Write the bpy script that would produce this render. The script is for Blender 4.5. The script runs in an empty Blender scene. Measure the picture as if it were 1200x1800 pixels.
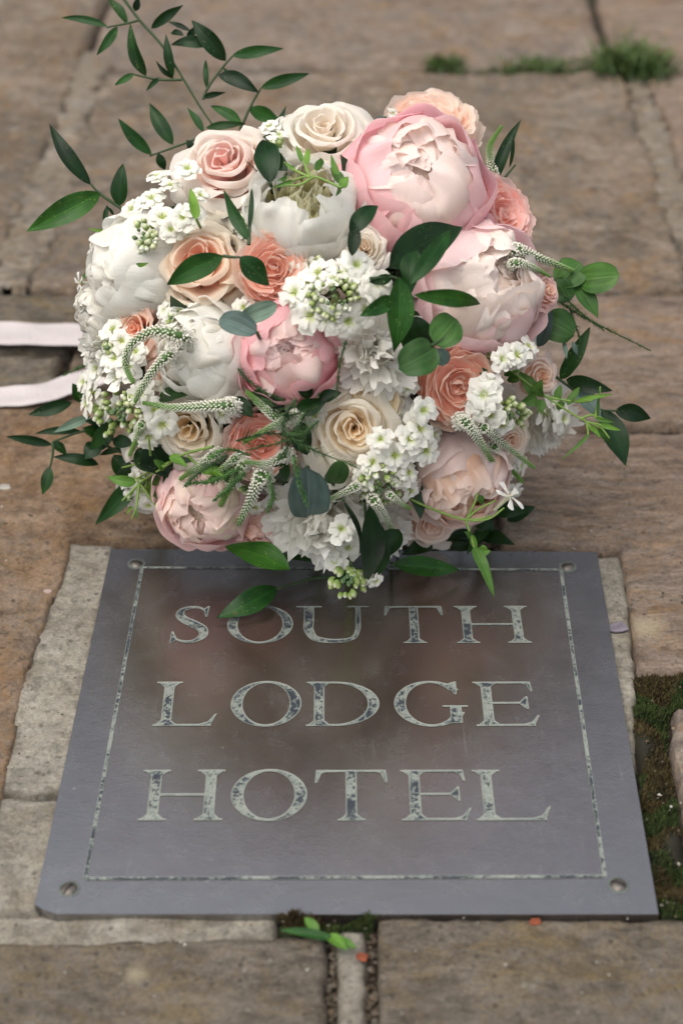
import bpy, math, random
import numpy as np
from mathutils import Vector, Matrix, noise

random.seed(7)
rnd = random.random
def ru(a, b): return a + (b - a) * random.random()

# ------------------------------------------------------------------ camera, sky, sun, exposure
scene = bpy.context.scene
PITCH = math.radians(35.4)
FPX = 3000.0            # focal length in photo pixels (60 mm on a 36 mm high frame of 1800 px)
CAMH = 0.672
CAM = Vector((0, 0, CAMH))
FW = Vector((0, math.cos(PITCH), -math.sin(PITCH)))
UP = Vector((0, math.sin(PITCH), math.cos(PITCH)))
RT = Vector((1, 0, 0))
cam_data = bpy.data.cameras.new('camera')
cam_data.sensor_fit = 'VERTICAL'; cam_data.sensor_height = 36.0; cam_data.sensor_width = 24.0
cam_data.lens = 60.0
cam_data.clip_start = 0.02; cam_data.clip_end = 300
cam_data.dof.use_dof = True
cam_data.dof.focus_distance = 1.02
cam_data.dof.aperture_fstop = 5.6
cam = bpy.data.objects.new('camera', cam_data)
cam.location = CAM
cam.rotation_euler = (math.pi / 2 - PITCH, 0, 0)
scene.collection.objects.link(cam)
scene.camera = cam

SUN_EL, SUN_AZ = math.radians(70), math.radians(-125)     # azimuth from +Y, to the left
world = bpy.data.worlds.new('World'); scene.world = world
world.use_nodes = True
wn = world.node_tree.nodes; wl = world.node_tree.links
bg = wn['Background']
sky = wn.new('ShaderNodeTexSky'); sky.sky_type = 'NISHITA'; sky.sun_disc = False
sky.sun_elevation = SUN_EL; sky.sun_rotation = SUN_AZ
sky.dust_density = 4.0; sky.air_density = 1.0; sky.ozone_density = 1.0
hs = wn.new('ShaderNodeHueSaturation'); hs.inputs['Saturation'].default_value = 0.4
wl.new(sky.outputs[0], hs.inputs['Color']); wl.new(hs.outputs[0], bg.inputs[0])
bg.inputs[1].default_value = 0.148
sun_data = bpy.data.lights.new('sun', 'SUN'); sun_data.energy = 1.25; sun_data.angle = math.radians(70)
sun_data.color = (1.0, 0.93, 0.83)
sun = bpy.data.objects.new('sun', sun_data)
sd = Vector((math.sin(SUN_AZ) * math.cos(SUN_EL), math.cos(SUN_AZ) * math.cos(SUN_EL), math.sin(SUN_EL)))
sun.rotation_euler = sd.to_track_quat('Z', 'Y').to_euler()
scene.collection.objects.link(sun)
scene.view_settings.view_transform = 'Standard'
scene.view_settings.look = 'None'
scene.view_settings.gamma = 1.0
scene.view_settings.exposure = 0.55
scene.view_settings.use_curve_mapping = False

# ------------------------------------------------------------------ placing helpers
def ray(px, py):
    return FW + RT * ((px - 600) / FPX) + UP * ((900 - py) / FPX)
def at(px, py, depth):
    return CAM + ray(px, py) * depth
def gd(px, py, z=0.0):
    d = ray(px, py)
    return CAM + d * ((CAMH - z) / (-d.z))
def ground_depth(px, py, z=0.0):
    return (CAMH - z) / (-ray(px, py).z)
BX, BY, BD, BRX, BRY, BRD = 565, 558, 1.087, 415, 388, 0.115
def dome(px, py, lift=0.0, k=1.0):
    """a point on the bouquet's dome under a picture point, lifted towards the viewer, kept above the paving"""
    q = ((px - BX) / BRX) ** 2 + ((py - BY) / BRY) ** 2
    d = BD - BRD * math.sqrt(max(0.0, k * k - q)) - lift
    d = min(d, ground_depth(px, py, 0.008))
    return at(px, py, d)

# ------------------------------------------------------------------ object helpers
COL = scene.collection
WM = {}
def link(o, parent=None, mw=None):
    COL.objects.link(o)
    mw = mw if mw is not None else Matrix.Identity(4)
    WM[o.name] = mw
    if parent is not None:
        o.parent = parent
        o.matrix_basis = WM[parent.name].inverted() @ mw
    else:
        o.matrix_basis = mw
    return o
def tag(o, label=None, cat=None, group=None, kind=None):
    if label: o['label'] = label
    if cat: o['category'] = cat
    if group: o['group'] = group
    if kind: o['kind'] = kind
    return o
def mesh(name, v, f, mat, cols=None, st=None, extra=None, smooth=True):
    m = bpy.data.meshes.new(name)
    m.from_pydata([tuple(p) for p in v], [], f)
    if mat is not None: m.materials.append(mat)
    if smooth: m.polygons.foreach_set('use_smooth', [True] * len(m.polygons))
    if cols is not None:
        ca = m.color_attributes.new('Col', 'FLOAT_COLOR', 'POINT')
        a = np.ones((len(v), 4), dtype=np.float32); a[:, :3] = np.array(cols, dtype=np.float32)
        ca.data.foreach_set('color', a.ravel())
    if st is not None:
        sa = m.attributes.new('st', 'FLOAT_VECTOR', 'POINT')
        a = np.zeros((len(v), 3), dtype=np.float32); a[:, :2] = np.array(st, dtype=np.float32)
        sa.data.foreach_set('vector', a.ravel())
    if extra:
        for k, vals in extra.items():
            ea = m.attributes.new(k, 'FLOAT', 'POINT')
            ea.data.foreach_set('value', np.array(vals, dtype=np.float32))
    m.update()
    return m
def obj(name, me, parent=None, mw=None):
    return link(bpy.data.objects.new(name, me), parent, mw)
class Acc:
    """collects surfaces that become ONE mesh"""
    def __init__(s): s.v = []; s.f = []; s.c = []; s.st = []
    def add(s, v, f, c, st=None):
        n = len(s.v)
        s.v += list(v); s.f += [tuple(i + n for i in q) for q in f]
        s.c += list(c); s.st += list(st) if st is not None else [(0, 0)] * len(v)
    def mesh(s, name, mat): return mesh(name, s.v, s.f, mat, s.c, s.st)
def lerp(a, b, t): return a + (b - a) * t
def mix(a, b, t):
    t = max(0.0, min(1.0, t)); return tuple(x + (y - x) * t for x, y in zip(a, b))
def sm(t, a, b):
    x = max(0.0, min(1.0, (t - a) / (b - a))); return x * x * (3 - 2 * x)
def catmull(P, n):
    P = [Vector(p) for p in P]
    if len(P) == 2: return [P[0].lerp(P[1], i / n) for i in range(n + 1)]
    out = []; m = len(P) - 1
    for i in range(n + 1):
        u = i / n * m; k = min(int(u), m - 1); t = u - k
        p1, p2 = P[k], P[k + 1]; p0 = P[k - 1] if k > 0 else p1 * 2 - p2; p3 = P[k + 2] if k + 2 <= m else p2 * 2 - p1
        out.append(0.5 * ((2 * p1) + (p2 - p0) * t + (2 * p0 - 5 * p1 + 4 * p2 - p3) * t * t + (3 * p1 - p0 - 3 * p2 + p3) * t ** 3))
    return out
def tube(acc, pts, r0, r1, col, seg=6, col2=None):
    n = len(pts); v = []; c = []; f = []
    for i, p in enumerate(pts):
        d = (pts[min(i + 1, n - 1)] - pts[max(i - 1, 0)]).normalized()
        a = d.orthogonal().normalized() if i == 0 else (a - d * a.dot(d)).normalized()
        b = d.cross(a); t = i / (n - 1); r = lerp(r0, r1, t)
        for k in range(seg):
            w = 2 * math.pi * k / seg
            v.append(p + a * (r * math.cos(w)) + b * (r * math.sin(w))); c.append(mix(col, col2 or col, t))
    for i in range(n - 1):
        for k in range(seg):
            k2 = (k + 1) % seg
            f.append((i * seg + k, i * seg + k2, (i + 1) * seg + k2, (i + 1) * seg + k))
    v.append(pts[-1] + (pts[-1] - pts[-2]).normalized() * r1); c.append(col2 or col)
    for k in range(seg): f.append(((n - 1) * seg + k, (n - 1) * seg + (k + 1) % seg, n * seg))
    acc.add(v, f, c)

# ------------------------------------------------------------------ materials
def newmat(name):
    m = bpy.data.materials.new(name); m.use_nodes = True
    nt = m.node_tree
    return m, nt, nt.nodes, nt.links, nt.nodes['Principled BSDF']
def nd(N, t, **kw):
    n = N.new(t)
    for k, v in kw.items():
        if k in n.inputs: n.inputs[k].default_value = v
        else: setattr(n, k, v)
    return n
def noise_n(N, L, vec, scale, detail=5, rough=0.6, dist=0.0):
    n = nd(N, 'ShaderNodeTexNoise', Scale=scale, Detail=detail, Roughness=rough, Distortion=dist)
    if vec is not None: L.new(vec, n.inputs['Vector'])
    return n.outputs['Fac']
def ramp(N, L, fac, stops):
    r = N.new('ShaderNodeValToRGB'); e = r.color_ramp.elements
    while len(e) < len(stops): e.new(0.5)
    for el, (p, c) in zip(e, stops):
        el.position = p; el.color = (c[0], c[1], c[2], 1) if hasattr(c, '__len__') else (c, c, c, 1)
    L.new(fac, r.inputs[0]); return r.outputs[0]
def mixc(N, L, fac, a, b, mode='MIX'):
    m = N.new('ShaderNodeMix'); m.data_type = 'RGBA'; m.blend_type = mode
    for s, x in ((m.inputs[0], fac), (m.inputs[6], a), (m.inputs[7], b)):
        if hasattr(x, 'links'): L.new(x, s)
        elif hasattr(x, '__len__'): s.default_value = (x[0], x[1], x[2], 1)
        else: s.default_value = x
    return m.outputs[2]
def math_n(N, L, op, a, b=0.0):
    m = N.new('ShaderNodeMath'); m.operation = op
    for s, x in ((m.inputs[0], a), (m.inputs[1], b)):
        if hasattr(x, 'links'): L.new(x, s)
        else: s.default_value = x
    return m.outputs[0]
def bump(N, L, h, strength, dist, normal=None):
    b = nd(N, 'ShaderNodeBump', Strength=strength, Distance=dist)
    L.new(h, b.inputs['Height'])
    if normal is not None: L.new(normal, b.inputs['Normal'])
    return b.outputs[0]
def mapping(N, L, vec, sc):
    m = nd(N, 'ShaderNodeMapping'); m.inputs['Scale'].default_value = sc
    L.new(vec, m.inputs[0]); return m.outputs[0]

def petal_mat(name, trans=0.42, rough=0.55, vein=0.3):
    m, nt, N, L, P = newmat(name)
    col = nd(N, 'ShaderNodeAttribute', attribute_name='Col').outputs['Color']
    st = nd(N, 'ShaderNodeAttribute', attribute_name='st').outputs['Vector']
    vv = mapping(N, L, st, (26, 2.2, 1))
    n1 = noise_n(N, L, vv, 1.0, 4, 0.6, 0.3)
    obj_c = N.new('ShaderNodeTexCoord').outputs['Object']
    n2 = noise_n(N, L, obj_c, 3.0, 3, 0.5)
    shade = ramp(N, L, n1, [(0.2, 0.965), (0.75, 1.01)])
    blot = ramp(N, L, n2, [(0.3, (0.97, 0.955, 0.935)), (0.7, (1.02, 1.02, 1.02))])
    c = mixc(N, L, 1.0, mixc(N, L, 1.0, col, shade, 'MULTIPLY'), blot, 'MULTIPLY')
    hv = nd(N, 'ShaderNodeHueSaturation', Saturation=1.22, Value=1.03); L.new(c, hv.inputs['Color']); c = hv.outputs[0]
    L.new(c, P.inputs['Base Color'])
    P.inputs['Roughness'].default_value = rough
    P.inputs['Specular IOR Level'].default_value = 0.3
    P.inputs['Sheen Weight'].default_value = 0.12
    n3 = noise_n(N, L, mapping(N, L, st, (9, 3, 1)), 1.0, 4, 0.6, 0.5)
    nb = bump(N, L, n1, vein * 0.5, 0.0003, bump(N, L, n3, 0.4, 0.0012))
    L.new(nb, P.inputs['Normal'])
    tr = N.new('ShaderNodeBsdfTranslucent'); L.new(c, tr.inputs[0]); L.new(nb, tr.inputs['Normal'])
    mx = N.new('ShaderNodeMixShader'); mx.inputs[0].default_value = trans
    L.new(P.outputs[0], mx.inputs[1]); L.new(tr.outputs[0], mx.inputs[2])
    L.new(mx.outputs[0], N['Material Output'].inputs[0])
    return m
M_PETAL = petal_mat('petal')
M_GLOW = petal_mat('thin_petal', 0.52)
M_FLORET = petal_mat('floret_petal', 0.25, 0.5, 0.2)

def leaf_mat(name, base, tip_c, rough, trans=0.10, veins=9, speck=0.35):
    m, nt, N, L, P = newmat(name)
    st = nd(N, 'ShaderNodeAttribute', attribute_name='st').outputs['Vector']
    tc = N.new('ShaderNodeTexCoord').outputs['Object']
    vv = mapping(N, L, st, (veins, 0.6, 1))
    n1 = noise_n(N, L, vv, 1.0, 3, 0.6, 0.1)
    n2 = noise_n(N, L, tc, 45.0, 4, 0.6)
    c = mixc(N, L, ramp(N, L, n2, [(0.35, 0.0), (0.7, 1.0)]), base, tip_c)
    c = mixc(N, L, 1.0, c, ramp(N, L, n1, [(0.3, 0.6), (0.7, 1.3)]), 'MULTIPLY')
    sp = nd(N, 'ShaderNodeTexVoronoi', Scale=420.0); L.new(tc, sp.inputs['Vector'])
    spm = ramp(N, L, sp.outputs['Distance'], [(0.10, 1.0), (0.22, 0.0)])
    spm2 = math_n(N, L, 'MULTIPLY', spm, ramp(N, L, noise_n(N, L, tc, 60, 2), [(0.5, 0.0), (0.62, speck)]))
    c = mixc(N, L, spm2, c, (0.30, 0.36, 0.16))
    sx = nd(N, 'ShaderNodeSeparateXYZ'); L.new(st, sx.inputs[0])
    mid = ramp(N, L, math_n(N, L, 'ABSOLUTE', sx.outputs[0]), [(0.0, 0.45), (0.07, 0.0)])
    c = mixc(N, L, mid, c, tuple(min(1, x * 1.9) for x in tip_c))
    oi = N.new('ShaderNodeObjectInfo').outputs['Random']
    c = mixc(N, L, 1.0, c, ramp(N, L, oi, [(0.0, (0.62, 0.62, 0.60)), (0.5, (1.0, 1.0, 0.9)), (0.85, (1.35, 1.3, 0.9)), (1.0, (1.9, 1.65, 0.9))]), 'MULTIPLY')
    blem = noise_n(N, L, tc, 190, 3, 0.6); c = mixc(N, L, ramp(N, L, blem, [(0.70, 0.0), (0.74, 0.6)]), c, (0.10, 0.075, 0.02))
    L.new(c, P.inputs['Base Color'])
    P.inputs['Roughness'].default_value = rough
    P.inputs['Specular IOR Level'].default_value = 0.20
    L.new(bump(N, L, n1, 0.5, 0.0005, bump(N, L, n2, 0.25, 0.002)), P.inputs['Normal'])
    tr = N.new('ShaderNodeBsdfTranslucent'); L.new(mixc(N, L, 0.5, c, (0.10, 0.22, 0.03)), tr.inputs[0])
    mx = N.new('ShaderNodeMixShader'); mx.inputs[0].default_value = trans
    L.new(P.outputs[0], mx.inputs[1]); L.new(tr.outputs[0], mx.inputs[2])
    L.new(mx.outputs[0], N['Material Output'].inputs[0])
    return m
M_RUSCUS = leaf_mat('ruscus_leaf', (0.004, 0.018, 0.005), (0.012, 0.046, 0.012), 0.34)
M_RUSCUSL = leaf_mat('young_ruscus_leaf', (0.008, 0.040, 0.008), (0.024, 0.085, 0.018), 0.32)
M_EUC = leaf_mat('eucalyptus_leaf', (0.030, 0.085, 0.022), (0.055, 0.125, 0.035), 0.45, veins=3, speck=0.1)
M_EUCB = leaf_mat('blue_eucalyptus_leaf', (0.085, 0.140, 0.130), (0.14, 0.20, 0.19), 0.60, veins=3, speck=0.05)
M_JAS = leaf_mat('jasmine_leaf', (0.055, 0.14, 0.025), (0.11, 0.22, 0.05), 0.42, 0.2, veins=4, speck=0.0)

def vcol_mat(name, rough=0.5, nscale=80, amt=0.25, bumpd=0.0006):
    m, nt, N, L, P = newmat(name)
    col = nd(N, 'ShaderNodeAttribute', attribute_name='Col').outputs['Color']
    tc = N.new('ShaderNodeTexCoord').outputs['Object']
    n = noise_n(N, L, tc, nscale, 4, 0.6)
    c = mixc(N, L, 1.0, col, ramp(N, L, n, [(0.3, 1 - amt), (0.7, 1 + amt * 0.6)]), 'MULTIPLY')
    L.new(c, P.inputs['Base Color']); P.inputs['Roughness'].default_value = rough
    P.inputs['Specular IOR Level'].default_value = 0.35
    L.new(bump(N, L, n, 0.4, bumpd), P.inputs['Normal'])
    return m
M_GREEN = vcol_mat('stem_green', 0.5, 150)
M_BUD = vcol_mat('bud', 0.5, 300, 0.15)
M_MOSS = vcol_mat('moss', 0.9, 60, 0.4)

def stone_mat(name, cols, patch, lichen=(0.40, 0.39, 0.34), lich_amt=0.35, rust=(0.30, 0.17, 0.07), rust_amt=0.4, stretch=(1, 1, 1), off=0.0, gain=0.80, och=0.40, flk=0.6):
    """cols: dark, mid, light of the stone; patch colour in large blotches"""
    m, nt, N, L, P = newmat(name)
    tc = N.new('ShaderNodeTexCoord').outputs['Object']
    mp = nd(N, 'ShaderNodeMapping'); mp.inputs['Scale'].default_value = stretch; mp.inputs['Location'].default_value = (off, off * 0.7, off * 0.3)
    L.new(tc, mp.inputs[0]); v = mp.outputs[0]
    big = noise_n(N, L, v, 7, 5, 0.62, 0.4)
    med = noise_n(N, L, v, 38, 6, 0.68, 0.3)
    fine = noise_n(N, L, tc, 420, 7, 0.8)
    c = ramp(N, L, med, [(0.30, cols[0]), (0.5, cols[1]), (0.68, cols[2])])
    c = mixc(N, L, ramp(N, L, big, [(0.42, 0.0), (0.62, 0.75)]), c, patch)
    # iron-stained veins
    vein = noise_n(N, L, v, 16, 8, 0.72, 1.2)
    vm = ramp(N, L, math_n(N, L, 'ABSOLUTE', math_n(N, L, 'SUBTRACT', vein, 0.5)), [(0.0, rust_amt), (0.035, 0.0)])
    c = mixc(N, L, vm, c, rust)
    ri = ramp(N, L, noise_n(N, L, v, 13, 6, 0.7, 0.6), [(0.55, 0.0), (0.68, rust_amt)])
    c = mixc(N, L, ri, c, rust)
    # ochre staining, dark flaked patches, pale worn patches
    oc = noise_n(N, L, v, 17, 9, 0.76, 0.6)
    c = mixc(N, L, ramp(N, L, oc, [(0.54, 0.0), (0.60, och)]), c, rust)
    mp2 = nd(N, 'ShaderNodeMapping'); mp2.inputs['Scale'].default_value = (stretch[0] * 0.7, stretch[1] * 1.5, 1); mp2.inputs['Location'].default_value = (off + 5, off, 0)
    L.new(tc, mp2.inputs[0])
    dkp = noise_n(N, L, mp2.outputs[0], 62, 8, 0.78, 0.2)
    dkm = math_n(N, L, 'MULTIPLY', ramp(N, L, dkp, [(0.49, 0.0), (0.60, 0.8)]), ramp(N, L, noise_n(N, L, v, 11, 4, 0.6), [(0.42, 0.12), (0.6, flk)]))
    c = mixc(N, L, dkm, c, tuple(x * 0.42 for x in cols[0]))
    pal = noise_n(N, L, mp2.outputs[0], 15, 9, 0.74, 0.9)
    c = mixc(N, L, ramp(N, L, pal, [(0.54, 0.0), (0.60, 0.4)]), c, tuple(min(1, x * 1.22) for x in cols[2]))
    # lichen blots
    lc = ramp(N, L, noise_n(N, L, tc, 26, 7, 0.75), [(0.62, 0.0), (0.67, lich_amt)])
    c = mixc(N, L, lc, c, lichen)
    # grain and pits
    c = mixc(N, L, 1.0, c, ramp(N, L, fine, [(0.25, 0.42), (0.5, 0.95), (0.78, 1.4)]), 'MULTIPLY')
    g2 = noise_n(N, L, v, 120, 4, 0.65, 0.5)
    c = mixc(N, L, 1.0, c, ramp(N, L, g2, [(0.3, 0.62), (0.5, 1.0), (0.7, 1.18)]), 'MULTIPLY')
    pit = nd(N, 'ShaderNodeTexVoronoi', Scale=150.0, Randomness=1.0); L.new(tc, pit.inputs['Vector'])
    pm = math_n(N, L, 'MULTIPLY', ramp(N, L, pit.outputs['Distance'], [(0.12, 1.0), (0.28, 0.0)]), ramp(N, L, med, [(0.45, 0.0), (0.6, 0.7)]))
    c = mixc(N, L, pm, c, tuple(x * 0.35 for x in cols[0]))
    st = nd(N, 'ShaderNodeAttribute', attribute_name='stain'); c = mixc(N, L, math_n(N, L, 'MULTIPLY', st.outputs['Fac'], ramp(N, L, fine, [(0.3, 0.5), (0.6, 1.0)])), c, (0.42, 0.36, 0.24))
    dk = nd(N, 'ShaderNodeAttribute', attribute_name='dirt'); c = mixc(N, L, dk.outputs['Fac'], c, (0.035, 0.028, 0.018))
    c = mixc(N, L, 1.0, c, (gain, gain, gain), 'MULTIPLY')
    L.new(c, P.inputs['Base Color'])
    P.inputs['Roughness'].default_value = 0.85
    P.inputs['Specular IOR Level'].default_value = 0.25
    h = math_n(N, L, 'SUBTRACT', math_n(N, L, 'ADD', math_n(N, L, 'MULTIPLY', med, 1.0), math_n(N, L, 'ADD', math_n(N, L, 'MULTIPLY', fine, 0.45), math_n(N, L, 'MULTIPLY', dkm, -0.30))), math_n(N, L, 'MULTIPLY', pm, 0.4))
    L.new(bump(N, L, h, 0.9, 0.0032, bump(N, L, pal, 0.5, 0.003)), P.inputs['Normal'])
    return m
M_ST_ORANGE = stone_mat('orange_sandstone', ((0.15, 0.094, 0.055), (0.25, 0.162, 0.10), (0.33, 0.235, 0.16)), (0.27, 0.22, 0.17), lich_amt=0.25, rust_amt=0.45)
M_ST_BUFF = stone_mat('buff_sandstone', ((0.19, 0.15, 0.118), (0.27, 0.215, 0.172), (0.33, 0.27, 0.22)), (0.25, 0.205, 0.17), rust_amt=0.35, off=3.1)
M_ST_PINK = stone_mat('layered_pink_sandstone', ((0.17, 0.12, 0.09), (0.255, 0.19, 0.148), (0.31, 0.24, 0.19)), (0.26, 0.21, 0.165), rust_amt=0.4, gain=0.86, stretch=(0.65, 1.5, 1), off=6.7)
M_ST_GREY = stone_mat('grey_brown_sandstone', ((0.11, 0.09, 0.068), (0.175, 0.145, 0.113), (0.22, 0.185, 0.145)), (0.20, 0.17, 0.135), rust=(0.22, 0.15, 0.05), rust_amt=0.3, stretch=(0.8, 1.2, 1), off=9.9)
M_ST_MAUVE = stone_mat('mauve_sandstone', ((0.15, 0.115, 0.085), (0.25, 0.20, 0.155), (0.36, 0.30, 0.24)), (0.17, 0.145, 0.115), rust_amt=0.4, off=12.5)
M_MORTAR = stone_mat('old_mortar', ((0.19, 0.165, 0.125), (0.28, 0.255, 0.205), (0.34, 0.315, 0.26)), (0.24, 0.22, 0.18), lichen=(0.50, 0.50, 0.45), rust=(0.17, 0.11, 0.06), rust_amt=0.15, off=15.0, gain=0.98, och=0.08, flk=0.25)
M_BAND = stone_mat('pale_old_joint_mortar', ((0.17, 0.145, 0.11), (0.255, 0.22, 0.175), (0.32, 0.285, 0.235)), (0.20, 0.17, 0.13), rust_amt=0.3, off=18.0, gain=0.92, och=0.3, flk=0.7)
M_DIRT = stone_mat('joint_dirt', ((0.018, 0.013, 0.009), (0.035, 0.027, 0.019), (0.06, 0.046, 0.033)), (0.035, 0.027, 0.018), lich_amt=0.0, rust_amt=0.05, och=0.05)

# ------------------------------------------------------------------ paving
def seg_sdf(X, Y, poly):
    """signed distance, negative inside"""
    d = np.full(X.shape, 1e9); inside = np.zeros(X.shape, bool)
    n = len(poly)
    for i in range(n):
        ax, ay = poly[i]; bx, by = poly[(i + 1) % n]
        ex, ey = bx - ax, by - ay; wx, wy = X - ax, Y - ay
        t = np.clip((wx * ex + wy * ey) / (ex * ex + ey * ey + 1e-12), 0, 1)
        d = np.minimum(d, np.hypot(wx - ex * t, wy - ey * t))
        c = ((ay > Y) != (by > Y)) & (X < ex * (Y - ay) / (ey if abs(ey) > 1e-12 else 1e-12) + ax)
        inside ^= c
    return np.where(inside, -d, d)
def vnoise(X, Y, s, z=0.0):
    out = np.empty(X.size); xs = X.ravel() * s; ys = Y.ravel() * s
    for i in range(out.size): out[i] = noise.noise((xs[i], ys[i], z))
    return out.reshape(X.shape)
def slab(name, pxpoly, mat, parent, cell=0.004, top=0.0, depth=0.03, bevel=0.0025, rough=0.0015, edge=0.004, seed=0.0, stains=(), label=None, world_poly=None):
    P = world_poly if world_poly else [(gd(x, y).x, gd(x, y).y) for x, y in pxpoly]
    xs = [p[0] for p in P]; ys = [p[1] for p in P]
    m = cell * 2
    gx = np.arange(min(xs) - m, max(xs) + m, cell); gy = np.arange(min(ys) - m, max(ys) + m, cell)
    X, Y = np.meshgrid(gx, gy)
    D = seg_sdf(X, Y, P)
    big = vnoise(X, Y, 9, seed); med = vnoise(X, Y, 45, seed + 5)
    jag = vnoise(X, Y, 70, seed + 9) + 0.5 * vnoise(X, Y, 180, seed + 3)
    D = D + edge * (0.6 * big + 0.7 * jag)
    t = np.clip(-D / bevel, 0, 1)
    prof = np.sqrt(np.clip(1 - (1 - t) ** 2, 0, 1))
    terr = vnoise(X, Y * 1.6, 14, seed + 21) + 0.35 * vnoise(X, Y, 60, seed + 2)
    tq = terr * 4; terr = (np.floor(tq) + np.clip((tq - np.floor(tq)) * 4, 0, 1)) / 4
    Z = top + 0.9 * rough * terr + rough * (1.2 * big + 0.8 * med + 0.5 * jag) - depth * (1 - prof) 
    keep = D < cell * 1.5
    idx = -np.ones(X.shape, int)
    cellk = (keep[:-1, :-1] & keep[1:, :-1] & keep[:-1, 1:] & keep[1:, 1:])
    used = np.zeros(X.shape, bool)
    for a in (slice(0, -1), slice(1, None)):
        for b in (slice(0, -1), slice(1, None)): used[a, b] |= cellk
    idx[used] = np.arange(used.sum())
    V = np.stack([X[used], Y[used], Z[used]], 1)
    A = idx[:-1, :-1][cellk]; B = idx[:-1, 1:][cellk]; C = idx[1:, 1:][cellk]; E = idx[1:, :-1][cellk]
    F = np.stack([A, B, C, E], 1)
    stain = np.zeros(len(V))
    for (sx, sy, sr) in stains:
        g = gd(sx, sy); dd = np.hypot(V[:, 0] - g.x, V[:, 1] - g.y) / sr
        stain = np.maximum(stain, np.clip(1.35 - dd + 0.5 * med[used], 0, 1) * 0.9)
    dirt = np.clip(1 - (-D[used]) / (bevel * 1.3), 0, 1) ** 1.5 * 0.55
    me = bpy.data.meshes.new(name)
    me.vertices.add(len(V)); me.vertices.foreach_set('co', V.ravel())
    me.loops.add(F.size); me.loops.foreach_set('vertex_index', F.ravel().astype(np.int32))
    me.polygons.add(len(F)); me.polygons.foreach_set('loop_start', np.arange(0, F.size, 4, dtype=np.int32))
    me.polygons.foreach_set('loop_total', np.full(len(F), 4, dtype=np.int32))
    me.update(); me.validate()
    me.polygons.foreach_set('use_smooth', [True] * len(me.polygons))
    a = me.attributes.new('stain', 'FLOAT', 'POINT'); a.data.foreach_set('value', stain.astype(np.float32))
    a = me.attributes.new('dirt', 'FLOAT', 'POINT'); a.data.foreach_set('value', dirt.astype(np.float32))
    me.materials.append(mat)
    o = obj(name, me, parent)
    if label: o['label'] = label
    return o

g = mesh('ground', [(-60, -60, -0.05), (60, -60, -0.05), (60, 120, -0.05), (-60, 120, -0.05)], [(0, 1, 2, 3)], M_ST_BUFF)
tag(obj('ground', g), kind='structure')
bed = mesh('pavement', [(-1.6, 0.0, -0.009), (1.6, 0.0, -0.009), (1.6, 4.2, -0.009), (-1.6, 4.2, -0.009)], [(0, 1, 2, 3)], M_DIRT)
pave = tag(obj('pavement', bed), kind='structure')
VPX, VPY = 670, -1234
def vl(x, y, y2):            # follow a joint that runs away from the viewer
    return (VPX + (x - VPX) * (y2 - VPY) / (y - VPY), y2)
L1 = lambda y: vl(112, 190, y)
L1b = lambda y: vl(160, 190, y)
R1 = lambda y: vl(1122, 200, y)
R1b = lambda y: vl(1158, 200, y)
L0 = lambda y: vl(104, 190, y)
L2 = lambda y: vl(170, 190, y)
R0 = lambda y: vl(1114, 200, y)
R2 = lambda y: vl(1168, 200, y)
T1 = lambda y: vl(1040, 0, y)
T0 = lambda y: vl(188, 0, y)
S = slab
# back rows, soft with distance
S('paving_stone', [(-900, -330), (330, -330), (300, -140), (-900, -140)], M_ST_MAUVE, pave, 0.012, seed=31)
S('paving_stone', [(340, -330), (1900, -330), (1900, -140), (310, -140)], M_ST_BUFF, pave, 0.012, seed=32)
S('paving_stone', [(-900, -132), T0(-132), T0(92), (-900, 94)], M_ST_MAUVE, pave, 0.008, seed=1)
S('paving_stone', [vl(196, 0, -132), vl(1034, 0, -132), vl(1036, 0, 123), vl(194, 0, 120)], M_ST_BUFF, pave, 0.006, seed=2, rough=0.003)
S('paving_stone', [vl(1050, 0, -132), (2100, -132), (2100, 121), vl(1046, 0, 123)], M_ST_PINK, pave, 0.006, seed=3, rough=0.003)
S('paving_stone', [(-900, 98), L1(98), L1(507), (-900, 505)], M_ST_MAUVE, pave, 0.005, seed=4, rough=0.003, edge=0.009)
S('paving_stone', [L1b(125), R1(127), R1(510), L1b(510)], M_ST_MAUVE, pave, 0.0045, seed=5, rough=0.003, edge=0.009)
S('paving_stone', [R1b(127), (2200, 127), (2200, 510), R1b(510)], M_ST_PINK, pave, 0.005, seed=6, rough=0.003, edge=0.009)
# row beside the ribbon
S('paving_stone', [(-900, 510), (155, 514), (123, 621), (-900, 611)], M_ST_GREY, pave, 0.004, seed=7)
S('paving_stone', [(160, 518), (600, 518), (600, 693), (104, 693), (118, 640)], M_ST_MAUVE, pave, 0.004, seed=8)
S('paving_stone', [(-900, 615), (112, 625), (100, 693), (-900, 693)], M_ST_GREY, pave, 0.004, seed=9)
S('paving_stone', [(606, 516), (1300, 516), (1900, 516), (1900, 745), (606, 745)], M_ST_PINK, pave, 0.0032, seed=10, rough=0.002)
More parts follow.
